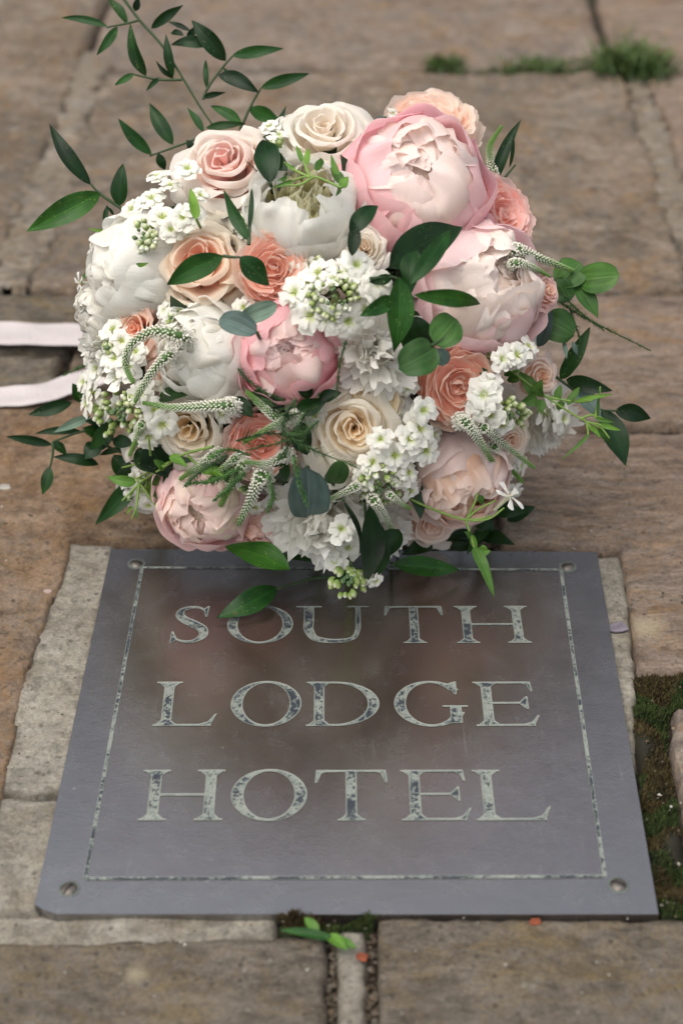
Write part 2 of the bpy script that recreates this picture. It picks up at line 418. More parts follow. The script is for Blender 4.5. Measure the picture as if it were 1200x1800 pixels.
# stones that meet the plaque
S('paving_stone', [(-700, 696), (600, 696), (606, 756), (864, 760), (866, 956), (132, 959), (112, 1040), (84, 1110), (55, 1190), (40, 1250), (14, 1390), (-6, 1495), (-60, 1700), (-700, 1800)], M_ST_ORANGE, pave, 0.0026, top=0.003, seed=11, rough=0.0016, edge=0.003, label='large orange-brown stone left of the plaque')
S('paving_stone', [(872, 762), (1900, 762), (1900, 1183), (1114, 1183), (1103, 1100), (1087, 966), (874, 959)], M_ST_PINK, pave, 0.0026, top=0.0015, seed=12, rough=0.0018, edge=0.002, stains=((1135, 1108, 0.011), (893, 906, 0.003)))
S('paving_stone', [(1176, 1244), (1600, 1240), (1600, 1490), (1204, 1490), (1190, 1400), (1172, 1300)], M_ST_BUFF, pave, 0.0026, top=0.002, seed=13, rough=0.0015)
S('paving_stone', [(-500, 1655), (150, 1652), (578, 1640), (576, 2400), (-500, 2400)], M_ST_GREY, pave, 0.0026, top=0.000, seed=14, rough=0.0015, edge=0.002, stains=((240, 1712, 0.006),))
S('paving_stone', [(659, 1613), (1700, 1618), (1700, 2400), (661, 2400)], M_ST_GREY, pave, 0.0026, top=0.001, seed=15, rough=0.0015, edge=0.0015)
# mortar
def strip(poly, seed, cell=0.0024, top=-0.002, rough=0.0015, edge=0.003, depth=0.014, mat=None):
    return S('mortar_strip', poly, mat or M_MORTAR, pave, cell, top=top, depth=depth, bevel=0.004, rough=rough, edge=edge, seed=seed)
strip([(105, 952), (212, 955), (150, 1240), (122, 1396), (-70, 1396), (-30, 1240), (35, 1100)], 21, top=0.0003)
strip([(121, 1398), (75, 1606), (-110, 1606), (-60, 1398)], 22, top=-0.0004)
strip([(-300, 1600), (70, 1600), (200, 1595), (494, 1600), (490, 1650), (200, 1670), (-300, 1676)], 23, top=-0.0015)
strip([(1035, 974), (1096, 970), (1120, 1150), (1124, 1290), (1118, 1400), (1100, 1400)], 24, top=-0.001)
strip([(587, 1618), (648, 1622), (652, 2400), (592, 2400)], 25, top=-0.003)
strip([L0(90), L2(90), L2(512), L0(512)], 26, 0.004, top=0.0005, edge=0.02, mat=M_BAND)
strip([R0(118), R2(118), R2(512), R0(512)], 27, 0.004, top=0.0000, edge=0.02, mat=M_BAND)
strip([(870, 505), (1900, 505), (1900, 519), (870, 519)], 28, 0.004, top=-0.010)

# ------------------------------------------------------------------ unseen trees, added so the plaque mirrors something dark
random.seed(3)
def added_tree_line():
    v = []; f = []; c = []
    for k in range(9000):
        x = ru(-9, 9); top = 6.1 + 0.9 * noise.noise((x * 0.35, 1.0, 4.0)) + 0.35 * noise.noise((x * 1.3, 5.0, 4.0))
        z = top * ru(0, 1) ** 0.8; y = 7.2 + ru(-0.5, 0.7) + 0.7 * noise.noise((x * 0.6, z * 0.6, 8.0))
        p = Vector((x, y, z)); a = Vector((ru(-1, 1), ru(-1, 1), ru(-1, 1))).normalized() * ru(0.12, 0.26); b = a.orthogonal().normalized() * ru(0.07, 0.13); n = len(v)
        v += [p - a, p - b, p + a, p + b]; f.append((n, n + 1, n + 2, n + 3)); cc = mix((0.012, 0.025, 0.008), (0.035, 0.06, 0.018), rnd()); c += [cc] * 4
    return mesh('added_tree_line', v, f, M_GREEN, c)
tl = obj('added_tree_line', added_tree_line()); tl['kind'] = 'stuff'; tl['label'] = 'dark mass of trees added out of view for the plaque to mirror'; tl['category'] = 'trees'
# ------------------------------------------------------------------ bronze plaque
PZ = 0.003
def m_plaque():
    m, nt, N, L, P = newmat('bronze_plate')
    tc = N.new('ShaderNodeTexCoord').outputs['Object']
    n1 = noise_n(N, L, tc, 9, 5, 0.6, 0.3); n2 = noise_n(N, L, tc, 55, 6, 0.7)
    n3 = noise_n(N, L, tc, 600, 3, 0.6)
    c = ramp(N, L, n1, [(0.3, (0.022, 0.009, 0.005)), (0.6, (0.032, 0.015, 0.009)), (0.8, (0.042, 0.026, 0.018))])
    c = mixc(N, L, ramp(N, L, n2, [(0.55, 0.0), (0.8, 0.45)]), c, (0.045, 0.036, 0.032))
    ed = nd(N, 'ShaderNodeAttribute', attribute_name='margin').outputs['Fac']
    c = mixc(N, L, math_n(N, L, 'MULTIPLY', ed, 0.4), c, (0.030, 0.031, 0.033))
    vo = nd(N, 'ShaderNodeTexVoronoi', Scale=70.0); L.new(tc, vo.inputs['Vector'])
    sm1 = noise_n(N, L, tc, 22, 7, 0.75, 0.8); c = mixc(N, L, ramp(N, L, sm1, [(0.5, 0.0), (0.72, 0.45)]), c, (0.060, 0.053, 0.048))
    fl = math_n(N, L, 'MULTIPLY', ramp(N, L, vo.outputs['Distance'], [(0.06, 1.0), (0.09, 0.0)]), ramp(N, L, noise_n(N, L, tc, 31, 2), [(0.58, 0.0), (0.66, 0.5)]))
    c = mixc(N, L, fl, c, (0.30, 0.28, 0.25))
    # scratches: thin bands of a strongly stretched noise, in two directions
    for ang, off in ((0.7, 0.0), (-0.4, 4.0), (1.9, 9.0)):
        mp = nd(N, 'ShaderNodeMapping'); mp.inputs['Rotation'].default_value = (0, 0, ang); mp.inputs['Scale'].default_value = (260, 7, 1); mp.inputs['Location'].default_value = (off, off, 0)
        L.new(tc, mp.inputs[0]); s = noise_n(N, L, mp.outputs[0], 1.0, 1, 0.3)
        sm_ = math_n(N, L, 'MULTIPLY', ramp(N, L, math_n(N, L, 'ABSOLUTE', math_n(N, L, 'SUBTRACT', s, 0.62)), [(0.0, 1.0), (0.010, 0.0)]), ramp(N, L, noise_n(N, L, tc, 14 + off, 3), [(0.52, 0.0), (0.7, 0.4)]))
        c = mixc(N, L, sm_, c, (0.20, 0.18, 0.17))
    L.new(c, P.inputs['Base Color'])
    P.inputs['Metallic'].default_value = 0.0
    P.inputs['Specular IOR Level'].default_value = 1.0
    P.inputs['IOR'].default_value = 2.35
    P.inputs['Specular Tint'].default_value = (0.95, 0.98, 1.0, 1)
    L.new(math_n(N, L, 'ADD', math_n(N, L, 'MULTIPLY', n2, 0.14), 0.19), P.inputs['Roughness'])
    L.new(bump(N, L, n3, 0.12, 0.0004, bump(N, L, n2, 0.25, 0.0006)), P.inputs['Normal'])
    return m
M_PLAQ = m_plaque()
def m_inlay():
    m, nt, N, L, P = newmat('flaking_letter_paint')
    tc = N.new('ShaderNodeTexCoord').outputs['Object']
    e = nd(N, 'ShaderNodeAttribute', attribute_name='inner').outputs['Fac']
    n1 = noise_n(N, L, tc, 520, 6, 0.7); n2 = noise_n(N, L, tc, 60, 4, 0.65); n3 = noise_n(N, L, tc, 900, 3)
    c = ramp(N, L, n3, [(0.3, (0.15, 0.168, 0.145)), (0.7, (0.26, 0.28, 0.245))])
    c = mixc(N, L, ramp(N, L, n2, [(0.4, 0.0), (0.65, 0.6)]), c, (0.13, 0.16, 0.15))
    thr = math_n(N, L, 'ADD', n1, math_n(N, L, 'MULTIPLY', n2, 0.75))
    fl = math_n(N, L, 'MULTIPLY', ramp(N, L, thr, [(0.875, 0.0), (0.90, 1.0)]), ramp(N, L, e, [(0.2, 0.0), (0.45, 0.95)]))
    c = mixc(N, L, fl, c, mixc(N, L, n3, (0.010, 0.012, 0.018), (0.030, 0.037, 0.052)))
    rim = ramp(N, L, e, [(0.0, 0.55), (0.18, 0.0)]); c = mixc(N, L, rim, c, (0.27, 0.265, 0.215))
    L.new(c, P.inputs['Base Color']); P.inputs['Roughness'].default_value = 0.42
    P.inputs['Specular IOR Level'].default_value = 0.5; P.inputs['IOR'].default_value = 1.5
    L.new(bump(N, L, math_n(N, L, 'SUBTRACT', n3, fl), 0.5, 0.0006), P.inputs['Normal'])
    return m
M_INLAY = m_inlay()
pq = gd(620, 1290, PZ); pqm = Matrix.Translation((pq.x, pq.y, 0))
plq_poly = [(195, 965), (330, 965.5), (1048, 970), (1060, 1037), (1157, 1607), (700, 1607.5), (100, 1607), (76, 1599), (61, 1590)]
W2 = [gd(x, y, PZ) - pq for x, y in plq_poly]
def plate():
    # bevelled plate: rings of the outline pulled in
    cx = sum(p.x for p in W2) / len(W2); cy = sum(p.y for p in W2) / len(W2)
    v = []; f = []; mg = []
    n = len(W2)
    # inner frame line positions
    inner = [(250, 999), (340, 999), (985, 1003), (995, 1070), (1062, 1540), (700, 1543), (170, 1546), (158, 1546), (150, 1545)]
    IN = [gd(x, y, PZ) - pq for x, y in inner]
    rings = [([Vector((p.x, p.y, 0)) for p in W2], -0.010), ([Vector((p.x, p.y, 0)) for p in W2], PZ - 0.0003),
             ([Vector((cx + (p.x - cx) * 0.9992, cy + (p.y - cy) * 0.9992, 0)) for p in W2], PZ)]
    for R, z in rings:
        for p in R: v.append((p.x, p.y, z)); mg.append(1.0)
    for k in range(2):
        for i in range(n): f.append((k * n + i, k * n + (i + 1) % n, (k + 1) * n + (i + 1) % n, (k + 1) * n + i))
    b = len(v)
    for p in IN: v.append((p.x, p.y, PZ)); mg.append(0.75)
    for i in range(n): f.append((2 * n + i, 2 * n + (i + 1) % n, b + (i + 1) % n, b + i))
    b2 = len(v)
    for p in IN: v.append((cx + (p.x - cx) * 0.985, cy + (p.y - cy) * 0.985, PZ)); mg.append(0.0)
    for i in range(n): f.append((b + i, b + (i + 1) % n, b2 + (i + 1) % n, b2 + i))
    f.append(tuple(range(b2, b2 + n)))
    f = [tuple(reversed(q)) for q in f]
    return mesh('name_plaque', v, f, M_PLAQ, extra={'margin': mg}, smooth=False)
plaque = obj('name_plaque', plate(), None, pqm)
tag(plaque, 'dark bronze square plaque engraved with three lines of pale capitals set in the paving', 'plaque')

def isect_mesh(sdf, x0, x1, y0, y1, nx, ny, place, name, parent, z):
    """fill the area where sdf(x, y) < 0 (marching squares), mapped onto the plate"""
    gx = np.linspace(x0, x1, nx); gy = np.linspace(y0, y1, ny)
    X, Y = np.meshgrid(gx, gy); D = sdf(X, Y)
    v = []; f = []; inn = []; idx = {}
    def vert(i, j):
        k = (i, j)
        if k not in idx: idx[k] = len(v); v.append((gx[i], gy[j])); inn.append(-D[j, i])
        return idx[k]
    def cut(a, b):
        k = (min(a, b), max(a, b))
        if k not in idx:
            da, db = D[a[1], a[0]], D[b[1], b[0]]; t = da / (da - db)
            idx[k] = len(v); v.append((lerp(gx[a[0]], gx[b[0]], t), lerp(gy[a[1]], gy[b[1]], t))); inn.append(0.0)
        return idx[k]
    for j in range(ny - 1):
        for i in range(nx - 1):
            cs = [(i, j), (i + 1, j), (i + 1, j + 1), (i, j + 1)]
            ins = [D[c[1], c[0]] < 0 for c in cs]
            if not any(ins): continue
            pl = []
            for k in range(4):
                a, b = cs[k], cs[(k + 1) % 4]
                if ins[k]: pl.append(vert(*a))
                if ins[k] != ins[(k + 1) % 4]: pl.append(cut(a, b))
            if len(pl) >= 3: f.append(tuple(pl))
    pos = []
    for (x, y), e in zip(v, inn):
        p = place(x, y); zz = z - 0.00022 * min(1.0, e / 0.02)       # paint dished a little inside its rim
        pos.append((p.x, p.y, zz))
    m = mesh(name, pos, f, M_INLAY, extra={'inner': [min(1.0, e / 0.06) for e in inn]})
    return obj(name, m, parent, WM[parent.name])

TH = 0.05
def U_(*a):
    r = a[0]
    for b in a[1:]: r = np.minimum(r, b)
    return r
def bxs(x0, y0, x1, y1): return lambda X, Y: np.maximum(np.maximum(x0 - X, X - x1), np.maximum(y0 - Y, Y - y1))
def pol(*P): return lambda X, Y: seg_sdf(X, Y, P)
def chain(P, Rr, X, Y):
    pts = catmull([(p[0], p[1], r) for p, r in zip(P, Rr)], 90)
    d = np.full(X.shape, 1e9)
    for p in pts: d = np.minimum(d, np.hypot(X - p.x, Y - p.y) - p.z)
    return d
def ell(X, Y, cx, cy, rx, ry):
    q = np.hypot((X - cx) / rx, (Y - cy) / ry); return (q - 1) * min(rx, ry)
def ring(X, Y, W, hw):
    return np.maximum(ell(X, Y, W / 2, 0.5, W / 2, 0.515), -ell(X, Y, W / 2, 0.5, W / 2 - hw, 0.515 - TH))
def stem(cx, hw, y0=0.0, y1=1.0, sw=None, bot=True, topp=True):
    sw = sw or hw + 0.12
    def f(X, Y):
        r = bxs(cx - hw, y0, cx + hw, y1)(X, Y)
        if bot: r = U_(r, bxs(cx - sw, 0, cx + sw, 0.035)(X, Y), pol((cx - sw * .9, 0.02), (cx + sw * .9, 0.02), (cx + hw, 0.13), (cx - hw, 0.13))(X, Y) + 0.004)
        if topp: r = U_(r, bxs(cx - sw, 0.965, cx + sw, 1.0)(X, Y), pol((cx - sw * .9, 0.98), (cx + sw * .9, 0.98), (cx + hw, 0.87), (cx - hw, 0.87))(X, Y) + 0.004)
        return r
    return f
def glyph(ch, W):
    hw = 0.078
    if ch == 'H':
        a, b = 0.225, W - 0.225
        return lambda X, Y: U_(stem(a, hw)(X, Y), stem(b, hw)(X, Y), bxs(a, 0.475, b, 0.525)(X, Y))
    if ch == 'T':
        c = W / 2
        return lambda X, Y: U_(stem(c, hw, topp=False)(X, Y), bxs(0.03, 0.955, W - 0.03, 1.0)(X, Y),
                               pol((0.0, 0.74), (0.035, 0.74), (0.10, 0.93), (0.20, 0.97), (0.02, 1.0))(X, Y), pol((W, 0.74), (W - 0.035, 0.74), (W - 0.10, 0.93), (W - 0.20, 0.97), (W - 0.02, 1.0))(X, Y))
    if ch == 'L':
        a = 0.225
        return lambda X, Y: U_(stem(a, hw)(X, Y), bxs(a, 0, W - 0.08, 0.045)(X, Y), pol((W - 0.30, 0.03), (W - 0.10, 0.0), (W, 0.27), (W - 0.03, 0.27), (W - 0.13, 0.10))(X, Y))
    if ch == 'E':
        a = 0.225; m = W * 0.86
        return lambda X, Y: U_(stem(a, hw)(X, Y), bxs(a, 0, W - 0.08, 0.045)(X, Y), pol((W - 0.30, 0.03), (W - 0.10, 0.0), (W, 0.24), (W - 0.03, 0.24), (W - 0.13, 0.09))(X, Y),
                               bxs(a, 0.955, W - 0.08, 1.0)(X, Y), pol((W - 0.24, 0.97), (W - 0.08, 1.0), (W - 0.06, 0.77), (W - 0.09, 0.77), (W - 0.14, 0.91))(X, Y),
                               bxs(a, 0.49, m - 0.05, 0.535)(X, Y), pol((m - 0.16, 0.51), (m - 0.04, 0.37), (m - 0.01, 0.37), (m - 0.01, 0.66), (m - 0.04, 0.66))(X, Y))
    if ch == 'O': return lambda X, Y: ring(X, Y, W, 0.178)
    if ch == 'G':
        def f(X, Y):
            r = np.maximum(ring(X, Y, W * 1.02, 0.178), -bxs(W * 0.70, 0.30, W * 1.2, 0.80)(X, Y))
            return U_(r, bxs(W - 0.245, 0.06, W - 0.07, 0.43)(X, Y), bxs(W - 0.36, 0.42, W + 0.03, 0.455)(X, Y), pol((W * 0.76, 0.95), (W - 0.16, 0.70), (W - 0.125, 0.70), (W - 0.12, 1.0), (W - 0.155, 1.0))(X, Y))
        return f
    if ch == 'D':
        def f(X, Y):
            o = np.maximum(ell(X, Y, W * 0.40, 0.5, W * 0.60, 0.5), -ell(X, Y, W * 0.40, 0.5, W * 0.60 - 0.175, 0.458))
            o = np.maximum(o, 0.40 * W - X)
            return U_(o, stem(0.215, hw)(X, Y), bxs(0.2, 0.955, W * 0.42, 1.0)(X, Y), bxs(0.2, 0.0, W * 0.42, 0.045)(X, Y))
        return f
    if ch == 'U':
        def f(X, Y):
            c = chain([(0.22, 0.97), (0.22, 0.6), (0.22, 0.36), (0.33, 0.13), (W * .5, 0.055), (W - 0.30, 0.12), (W - 0.20, 0.36), (W - 0.19, 0.6), (W - 0.19, 0.97)],
                      [.088, .088, .085, .07, .055, .045, .045, .045, .045], X, Y)
            return U_(np.maximum(c, Y - 1.0), bxs(0.0, 0.962, 0.44, 1.0)(X, Y), bxs(W - 0.38, 0.962, W, 1.0)(X, Y))
        return f
    if ch == 'S':
        def f(X, Y):
            k = W / 0.74
            c = chain([(0.62 * k, 0.80), (0.53 * k, 0.925), (0.37 * k, 0.965), (0.19 * k, 0.885), (0.16 * k, 0.74), (0.26 * k, 0.61), (0.42 * k, 0.50), (0.57 * k, 0.37), (0.59 * k, 0.20), (0.47 * k, 0.07), (0.32 * k, 0.035), (0.16 * k, 0.085), (0.075 * k, 0.22)],
                      [.016, .026, .034, .055, .078, .088, .094, .088, .072, .045, .033, .024, .016], X, Y)
            return U_(c, pol((0.60 * k, 0.70), (0.635 * k, 0.70), (0.665 * k, 1.0), (0.635 * k, 1.0), (0.56 * k, 0.92))(X, Y), pol((0.03 * k, 0.0), (0.06 * k, 0.0), (0.15 * k, 0.09), (0.075 * k, 0.31), (0.04 * k, 0.31))(X, Y))
        return f
rows = [(1066, 1131, [('S', 295, 371), ('O', 397, 514), ('U', 521, 648), ('T', 674, 777), ('H', 800, 937)]),
        (1199, 1277, [('L', 264, 380), ('O', 403, 529), ('D', 535, 668), ('G', 694, 822), ('E', 834, 951)]),
        (1354, 1443, [('H', 238, 394), ('O', 403, 539), ('T', 553, 680), ('E', 703, 831), ('L', 833, 971)])]
ax_u = (gd(1062, 1541, PZ) - gd(150, 1545, PZ)).normalized()         # along the lines of writing
ax_v = Vector((-ax_u.y, ax_u.x, 0))
for yt, yb, chars in rows:
    for ch, x0, x1 in chars:
        if ch in 'TU': # their measured width is at the top
            t0, t1 = gd(x0, yt, PZ), gd(x1, yt, PZ); bmid = gd((x0 + x1) / 2, yb, PZ)
            w = (t1 - t0).length; org = t0 - ax_v * ((t0 - bmid).dot(ax_v))
        else:
            org = gd(x0, yb, PZ); w = (gd(x1, yb, PZ) - org).length
        cap = (gd((x0 + x1) / 2, yt, PZ) - gd((x0 + x1) / 2, yb, PZ)).dot(ax_v)
        Wn = w / cap
        org = org - pq
        isect_mesh(glyph(ch, Wn), -0.03, Wn + 0.03, -0.03, 1.03, 84, 72, lambda x, y, org=org, cap=cap: org + ax_u * (x * cap) + ax_v * (y * cap), 'letter', plaque, PZ + 0.0003)
# border line
bi = [gd(x, y, PZ) - pq for x, y in ((250, 998), (985, 1002), (1062, 1541), (150, 1545))]
def border_seg(a, b, wd):
    d = (b - a); L_ = d.length; d.normalize(); nrm = Vector((-d.y, d.x, 0)); n = 120
    v = []; f = []; inn = []
    for i in range(n + 1):
        p = a + d * (L_ * i / n)
        for k, (o, e) in enumerate(((-1, 0.0), (-0.45, 0.8), (0.45, 0.8), (1, 0.0))):
            j = 0.12 * noise.noise((i * 0.7 + a.x * 90, k * 5.0, a.y * 77)) 
            v.append((p.x + nrm.x * wd * (o + j), p.y + nrm.y * wd * (o + j), PZ + 0.0003 - (0.0002 if e else 0))); inn.append(e)
    for i in range(n):
        for k in range(3): f.append((i * 4 + k, (i + 1) * 4 + k, (i + 1) * 4 + k + 1, i * 4 + k + 1))
    f = [tuple(reversed(q)) for q in f]
    obj('border_line', mesh('border_line', v, f, M_INLAY, extra={'inner': inn}), plaque, pqm)
for i in range(4):
    a, b = bi[i], bi[(i + 1) % 4]; d = (b - a).normalized() * (0.0011 if i % 2 else -0.0011)
    border_seg(a - d * (-1 if i % 2 else 1) * 0, b, 0.0011)
# screws
def m_screw():
    m, nt, N, L, P = newmat('worn_bronze_screw')
    tc = N.new('ShaderNodeTexCoord').outputs['Object']; n = noise_n(N, L, tc, 260, 4)
    L.new(ramp(N, L, n, [(0.3, (0.07, 0.06, 0.05)), (0.7, (0.15, 0.135, 0.12))]), P.inputs['Base Color'])
    P.inputs['Metallic'].default_value = 0.6; P.inputs['Roughness'].default_value = 0.42
    L.new(bump(N, L, n, 0.4, 0.0005), P.inputs['Normal']); return m
M_SCREW = m_screw()
def m_plain(name, col, rough=0.8):
    m, nt, N, L, P = newmat(name)
    tc = N.new('ShaderNodeTexCoord').outputs['Object']; n = noise_n(N, L, tc, 200, 4)
    L.new(ramp(N, L, n, [(0.3, tuple(x * 0.7 for x in col)), (0.7, tuple(min(1, x * 1.25) for x in col))]), P.inputs['Base Color'])
    P.inputs['Roughness'].default_value = rough; L.new(bump(N, L, n, 0.5, 0.001), P.inputs['Normal']); return m
M_SLOT = m_plain('screw_slot_dark', (0.02, 0.017, 0.013))  # dark disc under the head, seen through the slot
M_RINGV = m_plain('verdigris_ring', (0.085, 0.10, 0.088), 0.6)
for (x, y, ang) in ((240, 991, -0.35), (997, 996, 0.25), (122, 1563, 1.0), (1086, 1556, -0.45)):
    c = gd(x, y, PZ); mw = Matrix.Translation((c.x, c.y, PZ)) @ Matrix.Rotation(ang, 4, 'Z')
    r = 0.0045; v = []; f = []
    # domed head in two halves either side of the slot
    for side in (1, -1):
        rows_ = []
        for k in range(5):
            rr = r * (0.02 + 0.98 * (k / 4)); z = 0.0013 * (1 - (k / 4) ** 2.2) + 0.0004 if k < 4 else 0.0001
            row = []
            for i in range(17):
                a = math.pi * i / 16; X = rr * math.cos(a); Y = rr * math.sin(a) * 1.0
                Yc = max(Y, 0.00036)
                row.append(len(v)); v.append((X, side * Yc, z))
            rows_.append(row)
        for k in range(4):
            for i in range(16):
                q = (rows_[k][i], rows_[k + 1][i], rows_[k + 1][i + 1], rows_[k][i + 1]); f.append(q if side > 0 else tuple(reversed(q)))
    so = obj('screw', mesh('screw', v, f, M_SCREW), plaque, mw)
    vs = [(r * 0.98 * math.cos(a * math.pi / 12), r * 0.98 * math.sin(a * math.pi / 12), 0.0002) for a in range(24)]
    obj('slot', mesh('slot', vs, [tuple(range(24))], M_SLOT, smooth=False), so, mw)
    vr = []; fr = []
    for a in range(32):
        for rr, z in ((r * 0.97, 0.00035), (r * 1.1, 0.00045), (r * 1.28, 0.00008)):
            vr.append((rr * math.cos(a * math.pi / 16), rr * math.sin(a * math.pi / 16), z))
    for a in range(32):
        for k in range(2): fr.append((a * 3 + k, a * 3 + k + 1, ((a + 1) % 32) * 3 + k + 1, ((a + 1) % 32) * 3 + k))
    obj('rim', mesh('rim', vr, fr, M_RINGV), so, mw)
exec_after_plaque = True

# ------------------------------------------------------------------ petals and flowers
WHITE = (0.87, 0.865, 0.82); IVORY = (0.91, 0.875, 0.79); CREAM = (0.91, 0.84, 0.69); GREENW = (0.70, 0.73, 0.55)
PINK = (0.94, 0.60, 0.64); BLUSH = (0.93, 0.75, 0.71); PEACH = (0.93, 0.70, 0.54); CORAL = (0.93, 0.54, 0.41); PALEP = (0.92, 0.81, 0.72); BUTTER = (0.90, 0.74, 0.47)
def patch(prof, a0, hw, ns=13, nt=13, rnd_=0.25, notch=0.04, frill=0.03, ff=7.0, spiral=0.0, fold=0.0, base=0.35, seed=0.0, colf=None, warp=0.05, tip=0.0, Rref=None):
    v = []; c = []; st = []; f = []
    for j in range(nt):
        t0 = j / (nt - 1)
        for i in range(ns):
            s = -1 + 2 * i / (ns - 1)
            nz = noise.noise((s * 2.6 + seed, seed * 1.7, 3.1)) + 0.35 * noise.noise((s * 7 + seed, 7.7, seed))
            t = t0 * (1 - rnd_ * 1.5 * (1 - math.sqrt(max(0.0, 1 - abs(s) ** 3.5))) + notch * nz + tip * (1 - abs(s)) )
            t = max(0.0, t)
            r, z = prof(t)
            wa = hw * (base + (1 - base) * sm(t0, 0.0, 0.55))
            if Rref: wa *= min(2.3, max(1.0, Rref / max(r, 0.05)))
            a = a0 + s * min(wa, 1.9)
            r += spiral * s * (0.3 + 0.7 * t0) + fold * (1 - s * s) * t0 ** 2
            fr = frill * t0 ** 3 * (math.sin(ff * s + seed * 5) + 0.5 * math.sin(ff * 2.3 * s + seed * 9))
            r += fr
            p = Vector((r * math.cos(a), r * math.sin(a), z + 0.5 * fr))
            p += warp * t0 * noise.noise_vector(p * 1.9 + Vector((seed, seed * 2, 0)))
            v.append(p); st.append((s * hw, t0)); c.append(colf(t0, s))
    for j in range(nt - 1):
        for i in range(ns - 1):
            k = j * ns + i; f.append((k, k + 1, k + ns + 1, k + ns))
    return v, f, c, st
def globe(R, po, lip=0.0, squash=1.0):
    def f(t):
        ph = math.pi - t * (math.pi - po); r = R * math.sin(ph); z = R * math.cos(ph) * squash
        l = sm(t, 0.82, 1.0) * lip; return r + l, z - l * 0.25
    return f
def cup(Rb, Rr, z0, z1, curl=0.0):
    def f(t):
        r = Rb * (0.10 + 0.90 * (1 - (1 - min(t, 1)) ** 2.4)) + (Rr - Rb) * sm(t, 0.6, 1.0)
        return r, z0 + (z1 - z0) * t ** 1.25 - curl * sm(t, 0.8, 1.08) ** 2
    return f
bouquet_loc = gd(565, 890)
bouquet = bpy.data.objects.new('bridal_bouquet', None); bouquet.empty_display_size = 0.05
link(bouquet, None, Matrix.Translation((bouquet_loc.x, bouquet_loc.y, 0)))
tag(bouquet, 'round bridal bouquet of blush peonies, white and peach roses and greenery lying on the paving', 'bouquet')

def frame(px, py, R, nx, ny, roll=0.0, depth=None, sink=0.65):
    """flower frame: facing (nx right, ny up, rest towards the viewer)"""
    nz = math.sqrt(max(0.04, 1 - nx * nx - ny * ny))
    z = (RT * nx + UP * ny - FW * nz).normalized()
    if depth is None:
        q = ((px - BX) / BRX) ** 2 + ((py - BY) / BRY) ** 2
        depth = BD - BRD * math.sqrt(max(0.0, 1 - q)) + R * sink
    p = at(px, py, depth)
    x = z.cross(Vector((0.13, 0.2, 1))).normalized(); y = z.cross(x)
    M = Matrix((x, y, z)).transposed().to_4x4()
    return Matrix.Translation(p) @ M @ Matrix.Rotation(roll, 4, 'Z') @ Matrix.Scale(R, 4)

def build(name, label, px, py, rpx, nx, ny, outer, inner, roll=0.0, depth=None, sink=0.65, pm=None):
    pm = pm or M_PETAL
    d0 = dome(px, py); R = rpx * 1.15 / FPX * (d0 - CAM).dot(FW)
    mw = frame(px, py, R, nx, ny, roll, depth, sink)
    zmin = min((mw @ Vector(p)).z for a in outer for p in a[0]) if outer else 1
    if zmin < 0.004: mw = Matrix.Translation(Vector((0, 0, 0.004 - zmin)) * 0.75) @ mw
    acc = Acc()
    for a in inner: acc.add(*a)
    o = obj(name, acc.mesh(name, pm), bouquet, mw)
    if label: o['label'] = label
    for a in outer: obj('petal', mesh('petal', a[0], a[1], pm, a[2], a[3]), o, mw)
    return o

